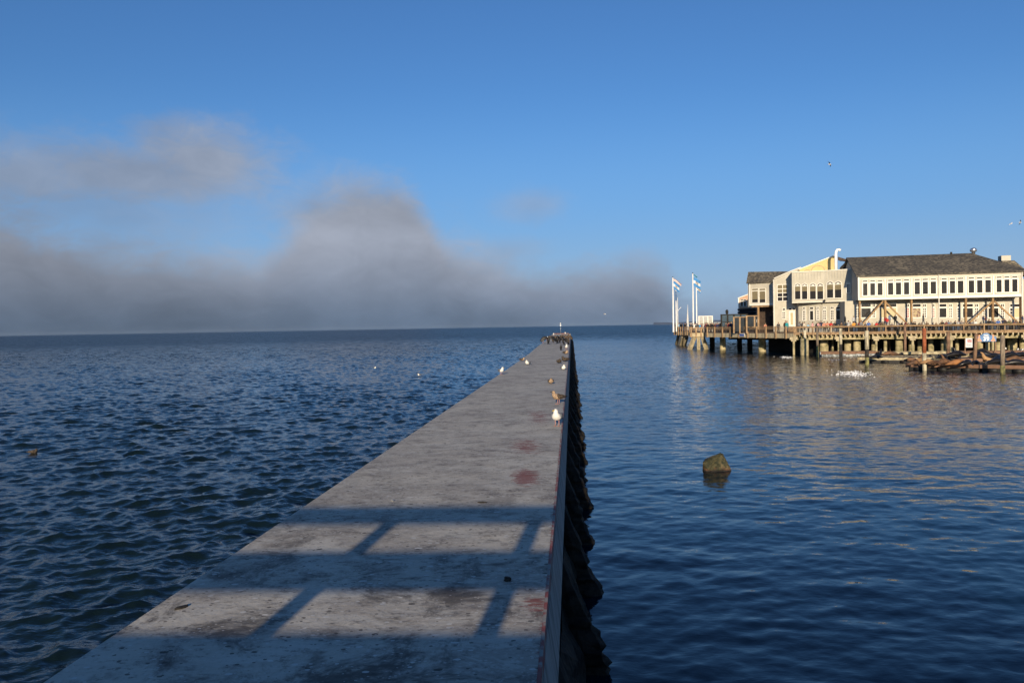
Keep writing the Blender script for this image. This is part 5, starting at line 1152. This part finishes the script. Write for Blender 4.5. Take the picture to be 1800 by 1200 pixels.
# ---------------------------------------------------------------- gulls and cormorants
bw_ = mat('white_feathers', (.74, .72, .67), .8, .06, 20); bgm = mat('grey_feathers', (.13, .14, .16), .8, .15, 14); bbr = mat('buff_feathers', (.36, .25, .16), .85, .35, 24, col2=(.17, .12, .08), cthr=(.4, .6)); bdk = mat('dark_brown_feathers', (.075, .055, .04), .85, .4, 24); bbk = mat('black_feathers', (.012, .011, .012), .6, .2, 14)
bye = mat('yellow_beak', (.55, .38, .06), .5, .1, 20); bpk = mat('pink_leg', (.45, .22, .19), .6, .1, 20); bkk = mat('dark_beak', (.03, .025, .025), .5, .1, 20); cbr = mat('brown_pelican_feathers', (.10, .07, .05), .85, .35, 14)
def gull_parts(kind, sitting=False, turn=0.0, tuck=False):
    """local: facing -Y, feet at z = 0"""
    dz = -.085 if sitting else .02
    P_ = [(0, .25, .185), (0, .20, .185), (0, .12, .18), (0, .03, .185), (0, -.06, .205), (0, -.105, .25), (0, -.118, .29), (0, -.125, .325), (0, -.135, .352), (0, -.148, .365)]
    Rr = [(.02, .012), (.045, .03), (.075, .06), (.094, .083), (.088, .085), (.062, .062), (.044, .046), (.043, .047), (.036, .038), (.015, .016)]
    if sitting or tuck: P_ = P_[:5] + [(0, -.09, .24), (0, -.095, .268), (0, -.10, .292), (0, -.108, .312), (0, -.12, .325)]
    P_ = [(a, b, c + dz) for a, b, c in P_]
    hd = Vector(P_[7]); rot = Matrix.Rotation(turn, 3, 'Z')
    P_ = [tuple(Vector((0, hd.y, q[2])) + rot @ (Vector(q) - Vector((0, hd.y, q[2])))) if i > 6 else q for i, q in enumerate(P_)]
    bodym, wingm, beakm, legm = {'adult': (bw_, bgm, bye, bpk), 'young': (bbr, bdk, bkk, bpk), 'dark': (bdk, bdk, bkk, bkk)}[kind]
    out = []
    def part(nm, mb, m): me = mb.mesh(nm); me.materials.append(m); out.append((nm, me)); return len(out) - 1
    part('body', MB().tube(P_, Rr, 14, ref=(1, 0, 0)), bodym)
    for s in (-1, 1):
        part('wing', MB().tube([(s * .075, -.07, .235 + dz), (s * .088, -.02, .215 + dz), (s * .090, .08, .20 + dz), (s * .06, .19, .195 + dz), (s * .022, .30, .19 + dz)], [(.012, .02), (.020, .062), (.020, .064), (.016, .038), (.006, .010)], 10, ref=(1, 0, 0)), wingm)
    part('back', MB().tube([(0, -.05, .262 + dz), (0, .03, .255 + dz), (0, .12, .232 + dz), (0, .22, .205 + dz)], [(.05, .014), (.075, .022), (.062, .020), (.02, .01)], 10, ref=(1, 0, 0)), wingm)
    part('tail', MB().tube([(0, .22, .187 + dz), (0, .32, .183 + dz)], [(.04, .010), (.048, .005)], 8, ref=(1, 0, 0)), bw_ if kind == 'adult' else bdk)
    b0_ = Vector(P_[-2]) + rot @ Vector((0, -.022, -.006)); d_ = rot @ Vector((0, -1, -.12))
    if not tuck: part('beak', MB().tube([b0_, b0_ + d_ * .045, b0_ + d_ * .058 + Vector((0, 0, -.008))], [(.011, .013), (.009, .011), (.003, .005)], 8), beakm)
    for s in (-1, 1): 
        e = Vector(P_[8]) + rot @ Vector((s * .033, -.004, .004)); part('eye', MB().tube([e - Vector((.005, 0, 0)), e + Vector((.005, 0, 0))], .006, 6), bkk)
    if not sitting:
        for s in (-1, 1):
            mb = MB().tube([(s * .035, .03, .14), (s * .035, .035, .07), (s * .035, .02, .008)], [.010, .006, .006], 6)
            for a in (-.5, 0, .5): mb.bar((s * .035, .02, .006), (s * .035 + math.sin(a) * .055, .02 - math.cos(a) * .06, .006), .008, .006)
            mb.add([(s * .035, .02, .005), (s * .035 - .026, -.03, .005), (s * .035 + .026, -.03, .005)], [(0, 1, 2)])
            part('leg', mb, legm)
    return out
GM = {}
def gull(px, py, lab, kind='adult', sitting=False, turn=0.0, rz=0.0, s=1.0, z=DZ, tuck=False, loc=None, name='gull', cat='gull', grp='gulls resting on the jetty'):
    key = (kind, sitting, round(turn, 1), tuck)
    if key not in GM: GM[key] = gull_parts(kind, sitting, turn, tuck)
    p = loc or at(px, py, z); o = empty(name, lab, cat, grp, loc=(p[0], p[1], z if loc is None else p[2]), rz=rz); o.scale = (s * 1.15, s * 1.08, s)
    for nm, me in GM[key]: link(nm, me, o)
    return o
gull(979, 749, 'white gull with dark wings and yellow bill standing nearest the camera at the right edge', 'adult', turn=-.6, rz=-.22, s=1.15)
gull(980, 710, 'buff brown young gull with dark bill standing in profile behind the nearest white gull', 'young', turn=-.6, rz=-1.0, s=1.12)
gull(968.5, 674.5, 'grey and buff gull crouching low in the middle of the jetty', 'young', True, rz=.1, s=1.05)
gull(990.5, 650, 'white gull sitting on the right edge beyond the three nearest birds', 'adult', True, rz=.2, s=1.25)
gull(881.3, 658.5, 'lone white gull standing on the left edge of the jetty', 'adult', turn=.4, rz=.5, s=1.05)
gull(918.5, 634, 'small gull sitting at the left edge beyond the lone white one', 'young', True, rz=1.2, s=1.05)
gull(927.3, 641, 'white gull sitting just in from the left edge', 'adult', True, rz=-.5, s=1.3)
gull(983, 638.5, 'dark brown gull sitting hunched left of another brown bird', 'dark', True, rz=.2, s=1.3)
gull(992.6, 635.5, 'dark brown gull with raised wing at the right edge', 'dark', True, rz=-.9, s=1.6)
gull(995, 622.5, 'pale mottled gull at the right edge below the cormorants', 'young', True, rz=.6, s=1.5)
gull(995.6, 614.5, 'bright white gull standing at the right edge just in front of the cormorants', 'adult', rz=.1, s=1.5)
gull(954.5, 602.8, 'white gull at the left edge beside the spread winged cormorant', 'adult', rz=.3, s=1.7)
gull(961.6, 598.6, 'white gull standing up behind the left cormorant', 'adult', rz=.5, s=1.9)
gull(973, 590.2, 'white gull far off on the left side of the jetty end', 'adult', rz=.2, s=1.9)
gull(994.3, 588, 'white gull near the pole at the end of the jetty', 'adult', rz=-.8, s=1.9)
gull(1001, 592.6, 'white gull far off on the right edge near the jetty end', 'adult', rz=.3, s=1.9)
# cormorants
def cormorant(px, py, lab, spread, rz=0.0, s=1.0, m=None):
    m = m or bbk
    key = ('c', spread, m.name)
    if key not in GM:
        out = []
        def part(nm, mb, mm=m): me = mb.mesh(nm); me.materials.append(mm); out.append((nm, me))
        part('body', MB().tube([(0, .20, .02), (0, .16, .10), (0, .08, .22), (0, .0, .36), (0, -.03, .48), (0, -.02, .58), (0, -.05, .67), (0, -.08, .71), (0, -.12, .72)], [(.05, .01), (.06, .025), (.10, .09), (.115, .11), (.085, .08), (.042, .042), (.036, .036), (.035, .032), (.015, .015)], 12, ref=(1, 0, 0)))
        part('beak', MB().tube([(0, -.11, .72), (0, -.19, .715)], [(.012, .012), (.005, .005)], 6), bye)
        for s_ in (-1, 1):
            if spread: part('wing', MB().tube([(s_ * .07, -.02, .50), (s_ * .26, -.03, .58), (s_ * .45, .0, .50), (s_ * .62, .04, .33), (s_ * .70, .06, .22)], [(.06, .02), (.13, .018), (.17, .016), (.13, .012), (.03, .008)], 8, ref=(0, .2, 1)))
            else: part('wing', MB().tube([(s_ * .08, .0, .50), (s_ * .10, .04, .38), (s_ * .08, .12, .22), (s_ * .03, .20, .08)], [(.02, .03), (.025, .08), (.02, .07), (.01, .02)], 8, ref=(1, 0, 0)))
            part('leg', MB().tube([(s_ * .05, .04, .18), (s_ * .05, .02, .01), (s_ * .05, -.06, .01)], [.02, .013, .01], 6), bkk)
        GM[key] = out
    p = at(px, py, DZ); o = empty('cormorant', lab, 'cormorant', 'cormorants clustered on the far part of the jetty', loc=(p.x, p.y, DZ), rz=rz); o.scale = (s,) * 3
    for nm, me in GM[key]: link(nm, me, o)
cormorant(964.5, 605, 'black cormorant with wings spread wide at the left edge of the group', True, .3, 1.63)
cormorant(971.5, 601.8, 'cormorant with drooping spread wings second from the left', True, -.5, 1.49, cbr)
cormorant(980, 603.5, 'dark cormorant standing upright with folded wings in the middle of the group', False, .2, 1.63)
cormorant(985, 603, 'black cormorant spreading its wings just right of the group centre', True, .8, 1.49)
cormorant(989.8, 606.5, 'black cormorant leaning with half open wings in front of the right hand group', True, -.9, 1.35)
cormorant(994.5, 601, 'brown cormorant arching its wings high near the right edge', True, .2, 1.63, cbr)
cormorant(998, 606, 'dark brown cormorant standing hunched at the right edge', False, -.5, 1.70, cbr)
cormorant(1000.5, 597.5, 'brown cormorant perched on the very right edge, tail over the water', True, 1.4, 1.56, cbr)
cormorant(986.3, 616, 'small black cormorant standing alone in front of the group', False, .1, 0.96)
# flying gulls
def flying(px, py, d, lab, bank, rz, s=1.0, dark=False):
    p = atd(px, py, d); o = empty('flying_gull', lab, 'gull', 'gulls in the air', loc=p, rz=rz); o.rotation_euler = (R(10), bank, rz); o.scale = (s,) * 3
    MB().tube([(0, .28, 0), (0, .18, .0), (0, .02, 0), (0, -.14, .01), (0, -.20, .02), (0, -.26, .02)], [(.05, .01), (.05, .04), (.085, .075), (.06, .06), (.045, .045), (.012, .012)], 10, ref=(1, 0, 0)).build('body', bw_, o)
    for s_ in (-1, 1):
        w = MB().tube([(s_ * .05, -.02, .03), (s_ * .30, -.06, .13), (s_ * .52, .0, .08), (s_ * .70, .10, .02)], [(.10, .015), (.09, .014), (.065, .010), (.01, .004)], 8, ref=(0, 1, 0)).build('wing', bgm if dark else bw_, o)
        MB().tube([(s_ * .62, .055, .045), (s_ * .74, .125, .01)], [(.042, .011), (.006, .004)], 6, ref=(0, 1, 0)).build('wing_tip', bbk, w)
    MB().tube([(0, -.25, .02), (0, -.31, .012)], [.012, .004], 6).build('beak', bye, o)
flying(1458, 289, 125, 'gull gliding high in the blue sky above the bay block', .5, .9, 1.0, True)
flying(1777, 393.5, 140, 'gull flying above the roof, left one of the pair at the right edge', -.5, .4, .9)
flying(1793, 391, 140, 'gull flying above the roof, right one of the pair at the right edge', .7, 1.2, .9, True)
flying(1063, 552, 150, 'white gull flying low over the water right of the jetty end', .1, 1.1, .9)
# swimming birds
gull(659, 647.5, 'white gull swimming in the dark water left of the jetty', 'adult', True, z=0, rz=.8, s=1.1, grp='birds swimming beside the jetty', loc=tuple(at(659, 647.5, 0))[:2] + (-.03,))
gull(737, 660, 'second white gull swimming nearer to the jetty', 'adult', True, z=0, rz=-1.0, s=1.05, grp='birds swimming beside the jetty', loc=tuple(at(737, 660, 0))[:2] + (-.02,))
gull(60, 797, 'brown duck like bird swimming alone at the far left', 'dark', True, z=0, rz=1.5, s=.95, name='swimming_bird', cat='bird', grp='birds swimming beside the jetty', loc=tuple(at(60, 797, 0))[:2] + (-.02,))
for px, py, lab in ((1744, 614, 'white gull on the rear float right under the blue sign'), (1767.5, 616, 'white gull on the rear float just right of the thickest pile'), (1789, 617.5, 'left one of two white gulls at the far right of the rear float'), (1796, 618.2, 'right one of two white gulls at the far right of the rear float')):
    gull(px, py, lab, 'adult', z=.63, rz=rg.uniform(-1, 1), s=1.2, grp='gulls on the floats', tuck=True)

# ---------------------------------------------------------------- mossy stump and white slivers standing in for sun glints
ms = bpy.data.materials.new('mossy_stone'); ms.use_nodes = True
def moss():
    t = ms.node_tree; t.nodes.clear(); k = NX(t); b = k.n('ShaderNodeBsdfPrincipled'); o = k.n('ShaderNodeOutputMaterial'); t.links.new(b.outputs[0], o.inputs[0])
    pos = k.n('ShaderNodeNewGeometry').outputs['Position']; P = k.sep(pos)
    c = k.mix(k.ss(k.noise(pos, 9, 5, .7), .42, .6), (.011, .015, .004), (.05, .045, .017))
    c = k.mix(k.ss(k.noise(pos, 4, 4, .7), .52, .66), c, (.13, .10, .05))
    c = k.mix(k.m('MULTIPLY', k.ss(P[2], .20, .05), k.ss(k.noise(pos, 5, 3), .42, .6)), c, (.09, .032, .014))
    c = k.mix(k.ss(k.noise(pos, 16, 4, .7), .60, .68), c, (.015, .014, .01))
    c = k.mix(k.ss(P[2], .09, .03), c, (.012, .01, .008))
    t.links.new(c, b.inputs['Base Color']); b.inputs['Roughness'].default_value = .75
    bn = k.n('ShaderNodeBump'); bn.inputs['Distance'].default_value = .04; t.links.new(k.noise(pos, 14, 5, .7), bn.inputs['Height']); t.links.new(bn.outputs[0], b.inputs['Normal'])
moss()
bm = bmesh.new()
pts = [(-.36, -.05, -.5), (.46, -.10, -.5), (.50, .35, -.5), (-.40, .4, -.5), (-.47, -.10, .35), (.15, -.14, .63), (.22, .20, .60), (-.38, .30, .34), (.45, -.12, .06), (.50, .30, .10), (-.39, -.14, .04)]
for q in pts: bm.verts.new(q)
bmesh.ops.convex_hull(bm, input=bm.verts[:])
bmesh.ops.bevel(bm, geom=bm.edges[:], offset=.045, segments=2, affect='EDGES')
bmesh.ops.triangulate(bm, faces=bm.faces[:]); bmesh.ops.subdivide_edges(bm, edges=bm.edges[:], cuts=2, use_grid_fill=True); rr_ = random.Random(2)
for v in bm.verts: v.co += Vector((rr_.uniform(-1, 1), rr_.uniform(-1, 1), rr_.uniform(-1, 1))) * .016
me = bpy.data.meshes.new('mossy_rock'); bm.to_mesh(me); bm.free(); me.materials.append(ms)
tag(link('mossy_rock', me, None, (6.72, 25.95, 0)), 'angular mossy brown rock standing alone in the calm water right of the jetty', 'rock')
fo = mat('white_glint', (.85, .85, .85), .5, .03, 4)
def glint_flecks(px, py, wpx, hpx, n, seed, lab):  # white slivers floated on the water in place of sun glints
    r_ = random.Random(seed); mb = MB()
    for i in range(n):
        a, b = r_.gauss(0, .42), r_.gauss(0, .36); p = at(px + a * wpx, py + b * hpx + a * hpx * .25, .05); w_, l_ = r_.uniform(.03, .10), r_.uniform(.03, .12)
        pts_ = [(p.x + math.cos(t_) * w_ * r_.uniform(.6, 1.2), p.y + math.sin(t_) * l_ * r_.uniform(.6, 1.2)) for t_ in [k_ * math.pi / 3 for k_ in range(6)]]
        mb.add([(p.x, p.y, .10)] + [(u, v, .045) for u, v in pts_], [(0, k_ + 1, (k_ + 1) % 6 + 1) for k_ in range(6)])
    tag(mb.build('glint_flecks', fo), lab, 'glint_flecks', None, 'stuff')
glint_flecks(1498, 656, 34, 6, 190, 1, 'bright white flecks standing in for sun glints in front of the floats')
glint_flecks(1382, 627.5, 14, 2.2, 50, 2, 'small white flecks standing in for sun glints at the edge of the wharf shade')
glint_flecks(1470, 632, 22, 1.5, 26, 4, 'few white flecks standing in for glints beside the tarred pile')
